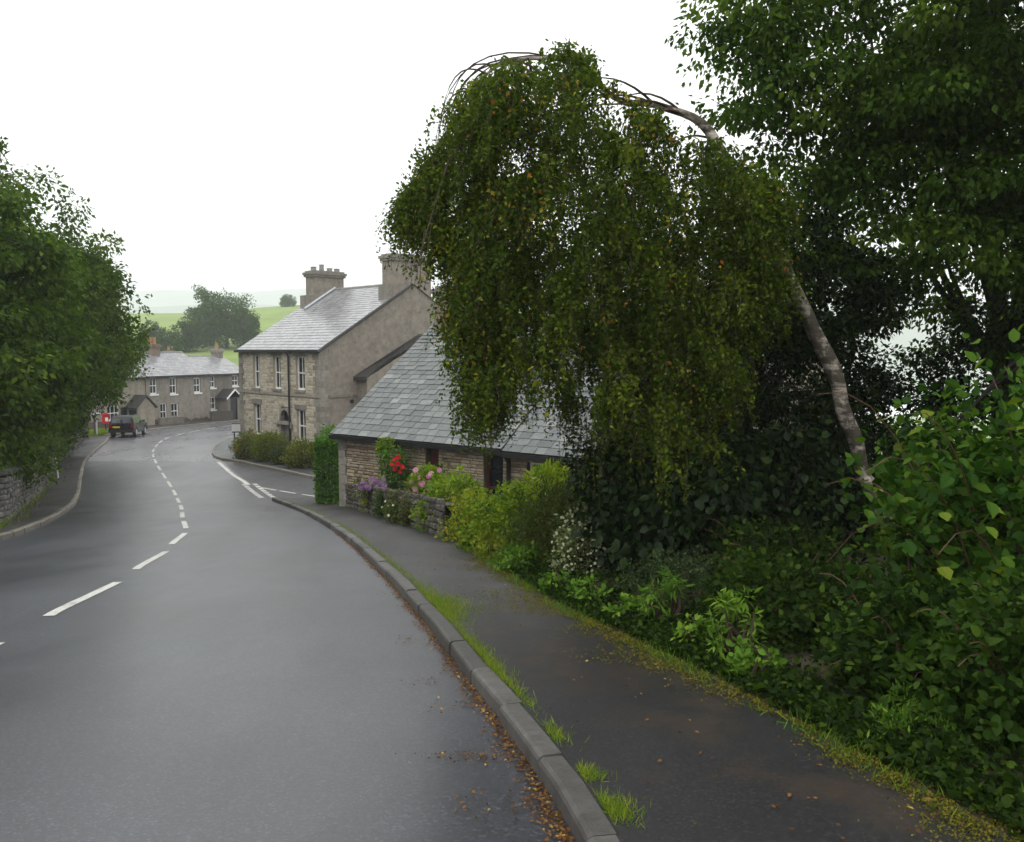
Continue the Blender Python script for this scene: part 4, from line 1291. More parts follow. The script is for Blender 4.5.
def leaves(name, P, D, S, mat, parent, tpl=DI, nup=1.0, tint=None, kind=None):
    n = len(P)
    D = unit(D)
    nr = rng.normal(0, 0.55, (n, 3)) + np.array((0, 0, nup))
    sd_ = unit(np.cross(nr, D))
    nr = np.cross(D, sd_)
    T_, F_ = tpl
    S = np.broadcast_to(np.asarray(S, float), (n,))[:, None, None]
    V = P[:, None, :] + S * (T_[None, :, 0:1] * D[:, None] + T_[None, :, 1:2] * sd_[:, None] + T_[None, :, 2:3] * nr[:, None])
    k = len(T_)
    F = (F_[None] + (np.arange(n) * k)[:, None, None]).reshape(-1, F_.shape[1])
    if tint is None:
        tint = rng.random(n)
    o = mk(name, V.reshape(-1, 3), F, mat, parent, np.repeat(tint, k))
    if kind:
        o['kind'] = kind
    return o


def ball(n):
    d = unit(rng.normal(0, 1, (n, 3)))
    return d * (rng.random((n, 1)) ** 0.42)


def clumps(C_, Rd, n, flat=0.65, droop=0.35, out=0.7):
    K = len(C_)
    b_ = ball(K * n).reshape(K, n, 3)
    P = C_[:, None] + b_ * Rd[:, None, None] * np.array((1, 1, flat))
    D = unit(b_) * out + rng.normal(0, 0.5, (K, n, 3)) + np.array((0, 0, -droop))
    tn = np.clip(rng.random((K, 1)) * 0.62 + rng.random((K, n)) * 0.38, 0, 0.999)
    return P.reshape(-1, 3), D.reshape(-1, 3), tn.reshape(-1)


def lobe_points(lobes, n, lo=0.55):
    vol = np.array([l[3] * l[4] * l[5] for l in lobes]) ** (2 / 3)
    cnt = rng.multinomial(n, vol / vol.sum())
    out = []
    for l, c_ in zip(lobes, cnt):
        d = unit(rng.normal(0, 1, (c_, 3)))
        r_ = lo + (1 - lo) * rng.random((c_, 1)) ** 0.6
        ph = rng.random(3) * 6
        lump = 1 + 0.13 * np.sin(d[:, :1] * 5 + ph[0]) + 0.12 * np.sin(d[:, 1:2] * 6 + ph[1]) + 0.1 * np.sin(d[:, 2:] * 7 + ph[2])
        out.append(np.array(l[:3]) + d * r_ * lump * np.array(l[3:6]))
    return np.vstack(out)


def make_tree(name, label, base, trunk, lobes, n_cl, n_lf, cl_r, size, lmat, group=None, tmat='bark', tpl=DI, r0=0.25, flat=0.65, droop=0.35, n_br=26, lo=0.55, cat='tree'):
    root = thing(name, base, label, cat, group)
    tp = np.array([base] + list(trunk), float)
    mb = MB()
    mb.tube(tp, np.linspace(r0, r0 * 0.35, len(tp)), 9)
    mb.build('trunk', M[tmat], root, True)
    C_ = lobe_points(lobes, n_cl, lo)
    br = MB()
    for k in rng.choice(len(C_), min(n_br, len(C_)), replace=False):
        i0 = rng.integers(max(0, len(tp) // 3), len(tp))
        a, b_ = tp[i0], C_[k]
        mid = (a + b_) / 2 + rng.normal(0, 0.12, 3) * np.linalg.norm(b_ - a) + (0, 0, 0.08 * np.linalg.norm(b_ - a))
        ts = np.linspace(0, 1, 6)[:, None]
        br.tube((1 - ts) ** 2 * a + 2 * ts * (1 - ts) * mid + ts ** 2 * b_, np.linspace(r0 * 0.3, 0.012, 6), 5)
    br.build('branches', M[tmat], root, True)
    P, D, tn = clumps(C_, cl_r * rng.uniform(0.6, 1.35, len(C_)), n_lf, flat, droop)
    leaves('crown', P, D, size * rng.uniform(0.65, 1.2, len(P)), M[lmat], root, tpl, tint=tn)
    return root


def make_shrub(name, label, c, r, n, size, lmat, tpl=DI, group=None, stems=7, cat='shrub', lo=0.5, up=0.2, extra=None, nup=1.0, sub=26, clr=0.28, box=False, canes=0):
    c = np.array(c, float)
    r = np.array(r, float)
    zb_ = gz(c[0], c[1]) - 0.02
    root = thing(name, (c[0], c[1], zb_), label, cat, group)
    mb = MB()
    for k in range(stems):
        w = 6.28 * k / stems + rng.random()
        tip = c + np.array((math.cos(w) * r[0] * 0.6, math.sin(w) * r[1] * 0.6, r[2] * rng.uniform(0.1, 0.7)))
        b0 = np.array((c[0] + math.cos(w) * r[0] * 0.15, c[1] + math.sin(w) * r[1] * 0.15, zb_))
        mid = (b0 + tip) / 2 + rng.normal(0, 0.06, 3)
        mb.tube([b0, mid, tip], [0.022, 0.015, 0.005], 5)
    mb.build('stems', M['twig'], root)
    if canes:
        mb = MB()
        for k in range(canes):
            w = rng.uniform(0, 6.28)
            b0 = c + np.array((math.cos(w) * r[0] * 0.4, math.sin(w) * r[1] * 0.4, -r[2] * 0.5))
            tip = c + np.array((math.cos(w) * r[0] * rng.uniform(0.9, 1.2), math.sin(w) * r[1] * rng.uniform(0.9, 1.2), r[2] * rng.uniform(-0.2, 0.9)))
            mid = (b0 + tip) / 2 + np.array((0, 0, r[2] * rng.uniform(0.5, 0.9)))
            ts = np.linspace(0, 1, 7)[:, None]
            mb.tube((1 - ts) ** 2 * b0 + 2 * ts * (1 - ts) * mid + ts ** 2 * tip, np.linspace(0.007, 0.003, 7), 4)
        mb.build('canes', M['cane'], root)
    if box:
        d = rng.uniform(-1, 1, (n, 3))
        m_ = np.max(np.abs(d), axis=1, keepdims=True)
        d = d / m_ * (0.72 + 0.28 * rng.random((n, 1)) ** 0.5)
        d *= 1 + 0.09 * np.sin(d[:, [1, 2, 0]] * 5 + 1) + 0.06 * np.sin(d[:, [2, 0, 1]] * 9)
        P = c + d * r
        D = d * 0.7 + rng.normal(0, 0.5, (n, 3))
        tn = rng.random(n)
    else:
        K = max(6, n // sub)
        C_ = lobe_points([(*c, *(r * 0.92))], K, lo)
        C_[:, 2] = np.maximum(C_[:, 2], zb_ + 0.05)
        P, D, tn = clumps(C_, clr * float(r.mean()) * rng.uniform(0.6, 1.3, K), sub, 0.8, -up)
        P[:, 2] = np.maximum(P[:, 2], zb_ + 0.01)
    leaves('foliage', P, D, size * rng.uniform(0.42, 1.4, len(P)), M[lmat], root, tpl, tint=tn, nup=nup)
    return root


def flower_mesh(kind):
    V, F = [(0, 0, 0)], []
    for ring, (rad, z_, n) in enumerate(((1.0, 0.25, 8), (0.6, 0.45, 6))):
        for k in range(n):
            w0, w1 = 6.28 * (k - 0.45) / n, 6.28 * (k + 0.45) / n
            i = len(V)
            V += [(rad * math.cos(w0), rad * math.sin(w0), z_), (rad * 1.12 * math.cos((w0 + w1) / 2), rad * 1.12 * math.sin((w0 + w1) / 2), z_ - 0.1), (rad * math.cos(w1), rad * math.sin(w1), z_)]
            F += [(0, i, i + 1), (0, i + 1, i + 2)]
    return raw_mesh('flower', V, F)


def flowers(root, pts, size, mat):
    me_ = flower_mesh(mat)
    base = root_loc(root)
    for p in pts:
        o = link_mesh('flower', me_, M[mat], root)
        d = unit(np.array((rng.normal(0, 0.5), -1.0 + rng.normal(0, 0.4), 0.6)))
        o.rotation_euler = Vector(d).to_track_quat('Z', 'Y').to_euler()
        o.scale = (size * rng.uniform(0.7, 1.2),) * 3
        o.location = Vector(np.array(p) - base)

# ------------------------------------------------------------------ trees across the road
make_tree('ash_tree', 'nearest leafy green tree overhanging the stone wall across the road', (-16.2, 21.5, -2.5), [(-16.3, 21.6, 0), (-16.0, 21.5, 2.5), (-15.9, 21.5, 5)],
          [(-15.6, 21.5, 3.2, 3.6, 3.4, 3.6), (-14.6, 22.5, 0.8, 2.6, 2.8, 2.2), (-15.0, 24.0, 2.6, 2.6, 2.6, 3.0), (-14.0, 20.5, 0.0, 2.0, 2.2, 1.7)], 420, 140, 0.7, 0.2, 'l_left', 'trees across the road', droop=0.45, lo=0.62)
make_tree('sycamore_tree', 'tall dark green tree behind the stone wall, middle of the clump across the road', (-21.8, 33, -3.6), [(-21.8, 33, 0), (-21.5, 33, 3), (-21.2, 33, 6.5)],
          [(-20.2, 33, 4.5, 4.3, 4.0, 4.2), (-19.4, 34, 0.9, 3.2, 3.2, 2.6), (-22, 30, 2.5, 3.5, 3.5, 3.5), (-18.9, 36.2, 3.2, 2.6, 2.6, 2.8)], 430, 130, 0.8, 0.21, 'l_left_b', 'trees across the road', droop=0.4, lo=0.62)
make_tree('sycamore_tree', 'farthest roadside tree leaning over the footpath before the row of cottages', (-27.5, 48.5, -4.2), [(-27.4, 48.4, -1), (-26.6, 48.3, 2), (-25.8, 48.2, 5)],
          [(-26.0, 48, 4.6, 4.0, 4.0, 3.7), (-25.3, 48.5, 0.6, 3.2, 3.4, 2.4), (-24.2, 49, 1.5, 2.5, 2.6, 2.2), (-26, 45.5, -0.8, 3.0, 3.0, 2.0), (-27.5, 53, 1.0, 3.4, 3.4, 2.6)], 420, 120, 0.8, 0.23, 'l_left', 'trees across the road', droop=0.4, lo=0.62)
for (x, y, rx, rz_, lab) in ((-12.6, 18.2, 1.2, 0.75, 'dark bush spilling over the nearest end of the stone wall'),
                             (-15.6, 25.0, 1.5, 1.0, 'dark bush on the stone wall below the nearest tree'),
                             (-19.3, 32.2, 1.7, 1.1, 'dark bush on the stone wall below the middle tree'),
                             (-22.8, 39.2, 1.8, 1.1, 'dark bush over the stone wall beyond the white marker post'),
                             (-26.0, 46.5, 1.8, 1.1, 'dark bush over the stone wall below the farthest roadside tree'),
                             (-30.4, 56.5, 1.8, 1.2, 'green bush at the far end of the stone wall')):
    make_shrub('wall_bush', lab, (x - 0.5, y + 0.2, gz(x, y) + 1.15), (rx * 1.15, rx * 1.6, rz_), 8000, 0.17, 'l_left_b', group='bushes on the stone wall')

# ------------------------------------------------------------------ far trees on the hillside
def far_tree(px, d, w, h, label, name='hillside_tree', lmat='l_far', dz=0.0, n=70, top=None):
    x = (px - 512) / 850 * d
    zb_ = float(hill_z(np.array(x), np.array(float(d)))) + dz
    lob = [(x, d, zb_ + h * 0.58, w * 0.8, w * 0.8, h * 0.36), (x - w * 0.42, d, zb_ + h * 0.42, w * 0.55, w * 0.6, h * 0.3), (x + w * 0.45, d, zb_ + h * 0.45, w * 0.52, w * 0.6, h * 0.32), (x, d, zb_ + h * 0.22, w * 0.85, w * 0.7, h * 0.2)]
    if top:
        lob.append((x - w * 0.15, d, zb_ + h * 0.95, w * 0.35, w * 0.35, h * 0.1))
    return make_tree(name, label, (x, d, zb_ - 0.3), [(x, d, zb_ + h * 0.4), (x, d, zb_ + h * 0.75)], lob, n, 90, w * 0.24, 0.034 * w + 0.3, lmat, 'trees on the hillside', r0=0.03 * h, n_br=14, flat=0.8)


far_tree(228, 190, 6.8, 13.0, 'largest dark tree of the clump on the hillside above the row', n=130)
far_tree(207, 195, 4.2, 13.5, 'tall thin-topped tree rising from the left of the hillside clump', n=90, top=True)
far_tree(246, 186, 3.4, 9.5, 'rounded tree at the right edge of the hillside clump')
far_tree(190, 182, 3.6, 8.5, 'smaller tree at the foot of the hillside clump')
far_tree(152, 175, 3.0, 8.0, 'rounded hillside tree just right of the roadside trees')
far_tree(167, 168, 2.8, 6.0, 'low hillside tree between the roadside trees and the clump')
far_tree(289, 348, 3.4, 5.6, 'lone small tree on the skyline left of the house chimney', dz=-0.4)
far_tree(355, 352, 4.0, 5.4, 'pale faint tree on the skyline above the house roof', dz=-0.6)
far_tree(214, 140, 2.2, 3.0, 'hedge bush at the foot of the field behind the row', dz=-0.3)

# ------------------------------------------------------------------ bushes by the stone house and the side road
make_shrub('olive_shrub', 'large olive shrub nearest the corner of the tall stone house', (-14.5, 46.9, -3.75), (1.05, 0.95, 0.8), 6500, 0.11, 'l_olive', group='shrubs before the stone house')
make_shrub('olive_shrub', 'olive shrub before the arched grey door', (-12.95, 45.3, -3.7), (0.95, 0.9, 0.92), 6000, 0.11, 'l_olive', group='shrubs before the stone house')
make_shrub('bronze_shrub', 'small bronze shrub between the olive shrubs by the stone house', (-11.85, 44.1, -3.85), (0.82, 0.8, 0.75), 4500, 0.1, 'l_bronze', group='shrubs before the stone house')
make_shrub('olive_shrub', 'olive shrub below the right ground-floor window of the tall house', (-10.5, 42.4, -3.75), (1.05, 0.95, 0.9), 6500, 0.11, 'l_olive', group='shrubs before the stone house')
make_shrub('green_bush', 'fresh green bush behind the clipped hedge against the house gable', (-8.5, 41.2, -3.0), (0.9, 1.0, 1.15), 5200, 0.12, 'l_hedge')
make_shrub('clipped_hedge', 'tall clipped green hedge at the cottage corner', (-6.02, 27.75, -2.35), (0.36, 0.5, 1.05), 11000, 0.09, 'l_hedge', cat='hedge', box=True)

# ------------------------------------------------------------------ the weeping birch
BY = 11.5
rng = np.random.default_rng(21)
birch = thing('birch_tree', (5.25, 11.4, -1.4), 'bent weeping birch arching over the footpath with hanging leafy curtain', 'tree')
arch_pts = [(5.3, 11.35, -1.45), (4.98, 11.4, -0.4), (4.78, 11.45, 0.05), (4.5, 11.4, 0.62), (4.36, 11.45, 1.16), (4.2, 11.5, 1.7), (3.95, 11.45, 2.2), (3.7, 11.4, 2.55), (3.4, 11.45, 3.1), (3.05, 11.5, 3.87), (2.8, 11.45, 4.27),
            (2.4, 11.5, 4.68), (1.85, 11.5, 4.82), (1.45, 11.5, 4.88), (1.2, 11.55, 5.1), (0.85, 11.5, 5.42), (0.4, 11.5, 5.46), (-0.1, 11.5, 5.36), (-0.55, 11.5, 5.02), (-0.88, 11.5, 4.5), (-1.08, 11.5, 3.95)]
ap = spline(arch_pts, 0.12)
ap = ap + 0.02 * np.sin(np.arange(len(ap))[:, None] * np.array((0.9, 0.7, 0.8))) + 0.035 * np.sin(np.arange(len(ap))[:, None] * np.array((0.33, 0.27, 0.36)) + 1)
k_ = np.linspace(0, 1, len(ap))
ar = np.interp(k_, [0, 0.15, 0.4, 0.6, 0.72, 0.85, 1], [0.12, 0.105, 0.092, 0.062, 0.038, 0.02, 0.005]) * (1 + 0.07 * np.sin(np.arange(len(ap)) * 0.8) + 0.06 * np.sin(np.arange(len(ap)) * 0.31))
MB().tube(ap, ar, 12).build('trunk', M['birch'], birch, True)
PX = np.array([-1.6, -1.3, -0.97, -0.57, 0.11, 0.85, 1.33, 2.27, 3.08, 3.76, 4.2])
PT = np.array([3.2, 3.5, 4.25, 5.0, 5.42, 5.45, 4.98, 4.55, 4.0, 3.2, 2.6])
BX = np.array([-1.6, -1.3, -1.1, -0.85, -0.62, -0.42, 0.0, 0.35, 0.9, 1.5, 2.27, 3.2, 4.2])
BZ = np.array([3.2, 3.05, 2.95, 2.1, 0.9, 0.35, 0.55, 0.95, 0.3, -0.3, -0.1, 1.6, 2.5])
lm = MB()
tips = []
for q in range(46):                                       # limbs leaving the arch and drooping outwards
    i0 = int(rng.uniform(0.5, 0.99) * (len(ap) - 1))
    a = ap[i0]
    tx = a[0] + rng.normal(-0.25, 0.75)
    tx = float(np.clip(tx, -1.1, 3.2))
    ty = BY + rng.uniform(-1.75, 1.75)
    tz = float(np.interp(tx, PX, PT)) - 0.38 * (ty - BY) ** 2 - rng.uniform(0.1, 0.9)
    b_ = np.array((tx, ty, tz))
    mid = (a + b_) / 2 + np.array((0, 0, 0.28 + rng.uniform(0, 0.18)))
    ts = np.linspace(0, 1, 8)[:, None]
    lm.tube((1 - ts) ** 2 * a + 2 * ts * (1 - ts) * mid + ts ** 2 * b_, np.linspace(0.02, 0.004, 8), 5)
for q in range(9):                                        # bare whips at the outer end of the arch
    a = ap[int(rng.uniform(0.78, 0.95) * (len(ap) - 1))]
    b_ = np.array((rng.uniform(-1.15, -0.6), BY + rng.uniform(-0.5, 0.5), rng.uniform(3.6, 4.2)))
    mid = np.array((b_[0] + 0.05, (a[1] + b_[1]) / 2, a[2] + rng.uniform(0.0, 0.3)))
    ts = np.linspace(0, 1, 10)[:, None]
    lm.tube((1 - ts) ** 2 * a + 2 * ts * (1 - ts) * mid + ts ** 2 * b_, np.linspace(0.014, 0.003, 10), 4)
lm.build('limbs', M['twig'], birch, True)
P_, D_, tn_, S_, tw = [], [], [], [], MB()


def strand(x0, y0, z0, L_, dx, dy, tb, step=0.02, fat=1.0, twig=True):
    m_ = max(4, int(L_ / step))
    t = np.linspace(0, 1, m_)
    sw = 1 - np.exp(-t * 2.5)
    ph = rng.random() * 6
    pp = np.stack([x0 + dx * sw + 0.025 * np.sin(t * 5 + ph), y0 + dy * sw + 0.025 * np.cos(t * 4 + ph), z0 + 0.05 * np.sin(np.clip(t * 5, 0, 3.14)) - t * L_], 1)
    P_.append(pp + rng.normal(0, 0.028, pp.shape) * (1.1 - 0.6 * t[:, None]))
    d = rng.normal(0, 0.75, pp.shape)
    d[:, 2] -= 0.45
    D_.append(d)
    S_.append(fat * (1.1 - 0.4 * t) * rng.uniform(0.6, 1.25, m_))
    tn_.append(np.clip(tb * 0.5 + rng.random(m_) * 0.45 + (rng.random(m_) < 0.02) * 0.5, 0, 0.999))
    if twig:
        idx = np.linspace(0, m_ - 1, 5).astype(int)
        tw.tube(pp[idx], 0.0026, 3, cap=False)


NCL = 760
for q in range(NCL):
    cx = -1.32 + 4.47 * ((q * 0.618034) % 1.0) if q % 6 else rng.uniform(-0.5, 0.1)
    hw = float(np.interp(cx, [-1.3, -0.5, 0.5, 2.5, 3.2], [0.6, 1.3, 1.9, 1.9, 1.3]))
    cy = BY - hw * rng.uniform(0.5, 1.0) if rng.random() < 0.45 else BY + hw * rng.uniform(-0.9, 0.9)
    tz = float(np.interp(cx, PX, PT)) - 0.24 * (cy - BY) ** 2
    bz = float(np.interp(cx, BX, BZ)) + abs(rng.normal(0, 0.25))
    cz = tz - 0.02 - rng.random() ** 1.15 * max(tz - bz - 0.45, 0.1)
    ax, ay = np.clip(cx - 1.1, -1.2, 1.2) * 0.1, (cy - BY) * 0.12
    tb = rng.random()
    cs_ = rng.uniform(0.7, 1.35)
    for k in range(rng.integers(7, 14)):                  # each spray is a small mound: twigs leave it all round and droop
        w_ = rng.uniform(0, 6.283)
        rr0 = rng.uniform(0.06, 0.3) * cs_
        L_ = min(rng.uniform(0.15, 0.62) * cs_, max(cz - bz + 0.2, 0.2))
        strand(cx + rng.normal(0, 0.05), cy + rng.normal(0, 0.05), cz + rng.normal(0, 0.05), L_, ax + rr0 * math.cos(w_), ay + rr0 * math.sin(w_), tb, twig=k % 3 == 0)
for q in range(44):                                       # thin wisps blowing clear of the crown
    strand(rng.uniform(-1.3, -0.95), BY + rng.normal(0, 0.4), rng.uniform(3.0, 3.7), rng.uniform(0.25, 0.6), rng.uniform(-0.5, -0.1), rng.normal(0, 0.1), rng.random(), 0.045, 0.9)
for q in range(60):                                       # long thin tails below the crown
    cx = rng.uniform(-0.6, 2.6)
    strand(cx, BY - rng.uniform(-0.6, 1.7), float(np.interp(cx, BX, BZ)) + 0.75, rng.uniform(0.5, 1.1), rng.normal(0, 0.08), rng.normal(0, 0.08), rng.random(), 0.03, 0.9)
for q in range(150):                                      # sprays on the far side of the arch
    cx = rng.uniform(0.1, 2.7)
    cy = BY + rng.uniform(0.5, 1.7)
    tz = float(np.interp(cx, PX, PT)) - 0.24 * (cy - BY) ** 2
    cz = rng.uniform(1.6, tz - 0.1)
    tb = rng.random()
    for k in range(9):
        w_ = rng.uniform(0, 6.283)
        strand(cx, cy, cz + rng.normal(0, 0.05), rng.uniform(0.15, 0.6), 0.24 * math.cos(w_), 0.24 * math.sin(w_), tb, twig=k % 3 == 0)
for q in range(46):                                       # the long tress in front of the cottage roof
    cx, cy, cz = rng.uniform(-0.5, -0.06), BY + rng.uniform(-0.5, 0.6), rng.uniform(0.75, 2.1)
    tb = rng.random()
    for k in range(9):
        w_ = rng.uniform(0, 6.283)
        strand(cx, cy, cz + rng.normal(0, 0.04), rng.uniform(0.15, 0.5), 0.14 * math.cos(w_), 0.14 * math.sin(w_), tb, twig=k % 3 == 0)
tw.build('hanging_twigs', M['twig'], birch)
P_, D_ = np.vstack(P_), np.vstack(D_)
print('birch leaves', len(P_))
leaves('crown', P_, D_, 0.07 * np.concatenate(S_), M['l_birch'], birch, DI, nup=0.5, tint=np.concatenate(tn_))

# ------------------------------------------------------------------ big trees on the right
rng = np.random.default_rng(22)
make_tree('lime_tree', 'big dark tree filling the upper right above the birch trunk', (8.9, 15.2, -1.2), [(8.8, 15.2, 1), (8.3, 15.0, 4), (7.6, 14.5, 7.5)],
          [(7.6, 13, 7.0, 3.4, 3.0, 3.4), (5.3, 12.6, 6.3, 2.1, 2.0, 2.2), (4.35, 12.4, 7.0, 1.3, 1.5, 1.0), (4.4, 12.6, 5.0, 1.2, 1.2, 1.1), (8.3, 11.8, 3.9, 2.8, 2.2, 2.0), (5.8, 13.0, 3.7, 1.9, 1.6, 1.5),
           (10.5, 12, 6, 3, 3, 4), (6.2, 12.0, 5.4, 1.8, 1.2, 1.6), (8.2, 8.2, 6.0, 3.0, 2.6, 2.0), (9.6, 13.5, 2.2, 2.6, 2.0, 2.0), (6.6, 15.5, 2.9, 2.0, 1.4, 1.6), (4.2, 13.8, 3.6, 1.2, 1.0, 1.2), (6.0, 6.5, 4.8, 1.6, 1.8, 1.0), (3.2, 12.4, 6.2, 0.7, 0.9, 0.35), (3.6, 12.4, 5.3, 0.5, 0.8, 0.4), (3.6, 12.2, 6.9, 0.6, 0.8, 0.4)],  # lobes reaching toward the camera added for overhead shade
          1250, 125, 0.6, 0.115, 'l_tree', droop=0.7, n_br=36, r0=0.24, flat=0.4, lo=0.55)
make_tree('holly_tree', 'dense dark evergreen tree behind the hanging birch curtain', (3.2, 14.2, -1.7), [(3.2, 14.2, 0), (3.2, 14.2, 2)],
          [(3.0, 14.0, 1.0, 1.7, 1.5, 2.4), (5.0, 14.6, 0.6, 1.5, 1.4, 2.4), (2.4, 13.4, -0.2, 1.3, 1.2, 1.4), (4.6, 13.6, 2.6, 1.4, 1.2, 1.2), (6.2, 15.2, -0.2, 1.2, 1.0, 1.4)], 620, 120, 0.42, 0.1, 'l_laurel', r0=0.14)
make_tree('yew_tree', 'dark tree behind the right hedge, added to block light', (8.2, 11.0, -1.0), [(8.2, 11, 1), (8.2, 11, 2.6)],
          [(8.6, 10.5, 0.4, 1.8, 2.0, 1.9), (8.4, 13.5, 0.6, 1.6, 1.6, 2.2), (10, 9, 1.0, 2.0, 2.4, 2.2), (6.6, 12.6, -0.4, 1.1, 1.0, 0.9), (7.0, 14.4, 1.2, 1.2, 0.8, 0.8)], 420, 110, 0.45, 0.1, 'l_laurel', r0=0.16)  # mostly out of view; added to block light from behind

# ------------------------------------------------------------------ shrubs beside the footpath, far to near
rng = np.random.default_rng(23)
def along(y, off):
    return float(x_at(PAVE_R, y)) + off


rs_ = make_shrub('rose_bush', 'climbing rose with red blooms beside the maroon cottage door', (-3.35, 23.7, -1.75), (0.42, 0.4, 0.75), 2000, 0.085, 'l_hedge')
flowers(rs_, [(-3.35 + dx, 23.25 + rng.uniform(-0.05, 0.1), -1.55 + dz) for dx, dz in ((0.1, 0.15), (0.2, 0.05), (0.12, -0.1), (0.25, -0.2), (0.02, 0.02), (0.2, 0.22), (0.3, -0.05))], 0.075, 'f_red')
lv = make_shrub('lavender', 'purple flowering lavender on top of the stone garden wall', (-3.75, 22.7, -2.15), (0.4, 0.4, 0.32), 1500, 0.1, 'l_silver', tpl=LN, cat='plant')
flowers(lv, [(-3.75 + rng.normal(0, 0.2), 22.5 + rng.normal(0, 0.15), -1.95 + rng.normal(0, 0.1)) for k in range(70)], 0.04, 'f_purple')
pk = make_shrub('rose_bush', 'low rose bush with pink and white blooms under the maroon door', (-2.05, 20.8, -1.65), (0.48, 0.45, 0.5), 2000, 0.085, 'l_bright')
flowers(pk, [(-2.05 + rng.uniform(-0.42, 0.42), 20.4 + rng.uniform(-0.1, 0.15), -1.6 + rng.uniform(-0.3, 0.35)) for k in range(16)], 0.07, 'f_pink')
yt = make_shrub('yellow_shrub', 'small yellow-green plant above the red rose', (-3.6, 23.9, -1.05), (0.26, 0.25, 0.24), 700, 0.08, 'l_bright', cat='plant')
wp = make_shrub('wall_plant', 'bronze plant trailing over the garden wall by the footpath', (along(20.0, 0.25), 20.0, -2.1), (0.45, 0.8, 0.42), 2400, 0.07, 'l_bronze', cat='plant')
flowers(wp, [(along(20, 0.0) + rng.uniform(-0.25, 0.2), 19.5 + rng.uniform(-0.5, 0.5), -1.95 + rng.uniform(-0.25, 0.2)) for k in range(9)], 0.03, 'f_white')
make_shrub('wall_plant', 'yellowish plant trailing over the garden wall under the lavender', (along(23.2, 0.3), 23.2, -2.45), (0.3, 0.7, 0.26), 1300, 0.07, 'l_gold', cat='plant')
make_shrub('wall_plant', 'dry olive tuft on the garden wall at the cottage corner', (along(25.2, 0.35), 25.2, -2.5), (0.28, 0.6, 0.2), 900, 0.1, 'l_olive', cat='plant', tpl=LN)
make_shrub('wall_plant', 'ivy-like green plant hanging on the garden wall next to the bronze plant', (along(21.4, 0.12), 21.4, -2.25), (0.22, 0.6, 0.34), 1500, 0.06, 'l_bramble', cat='plant')
make_shrub('wall_plant', 'dark green plant hanging on the garden wall before the bright bush', (along(18.9, 0.15), 18.9, -1.95), (0.28, 0.55, 0.42), 2000, 0.06, 'l_bronze', cat='plant')
make_shrub('hebe_bush', 'rounded bright green bush where the garden wall ends', (along(17.6, 0.75), 17.6, -1.72), (0.82, 0.95, 0.8), 7500, 0.07, 'l_mid', tpl=OV, clr=0.24)
make_shrub('spirea_bush', 'golden yellow-green bush beside the footpath', (along(15.6, 0.55), 15.6, -1.65), (0.6, 0.8, 0.68), 5200, 0.06, 'l_gold', clr=0.24)
make_shrub('hebe_bush', 'big bright green leafy bush left of the bronze shrub', (along(14.0, 0.85), 14.0, -1.35), (0.85, 1.05, 0.8), 8500, 0.068, 'l_mid', tpl=OV, clr=0.22)
make_shrub('bamboo_plant', 'tall feathery pale green plant in front of the cottage window', (0.85, 16.4, -1.35), (0.85, 0.7, 0.7), 5000, 0.13, 'l_bright', tpl=LN, cat='plant', up=0.8)
make_shrub('bronze_shrub', 'bronze and green arching shrub beside the white flowers', (along(12.0, 1.0), 12.0, -1.0), (0.7, 0.85, 0.78), 8500, 0.085, 'l_bronze', tpl=LN)
wf_ = make_shrub('white_flower_bush', 'bush of small white flowers at the edge of the dark laurel', (along(10.6, 0.95), 10.6, -0.95), (0.36, 0.45, 0.62), 3600, 0.05, 'l_silver')
fp = []
for k in range(290):
    d = unit(rng.normal(0, 1, 3))
    if d[1] > 0.3:
        d[1] *= -1
    fp.append(np.array((along(10.6, 0.95), 10.6, -0.95)) + d * np.array((0.37, 0.46, 0.64)) * rng.uniform(0.85, 1.05))
flowers(wf_, fp, 0.015, 'f_cream')
make_shrub('low_bush', 'low green bush on the ground below the bronze shrub', (along(11.4, 0.42), 11.4, -1.32), (0.36, 0.75, 0.28), 3200, 0.06, 'l_weed', cat='plant')
make_shrub('low_bush', 'low yellow plant under the golden bushes by the path', (along(12.9, 0.3), 12.9, -1.42), (0.26, 0.6, 0.22), 1600, 0.06, 'l_gold', cat='plant')
make_shrub('laurel_bush', 'dark glossy laurel with drooping leaves under the birch', (2.0, 10.4, -0.4), (1.15, 1.0, 1.1), 7500, 0.115, 'l_laurel', tpl=OV, up=-0.9, nup=0.3, clr=0.22)
make_shrub('laurel_bush', 'black-green laurel deep in the shade left of the birch trunk', (3.25, 11.2, -0.4), (1.05, 0.8, 1.15), 6000, 0.11, 'l_laurel', tpl=OV, up=-0.6, nup=0.4, clr=0.22)
make_shrub('laurel_bush', 'dark laurel at the foot of the birch trunk', (5.6, 12.3, -0.7), (1.1, 0.8, 0.75), 3500, 0.12, 'l_laurel', tpl=OV, up=-0.4, clr=0.22)

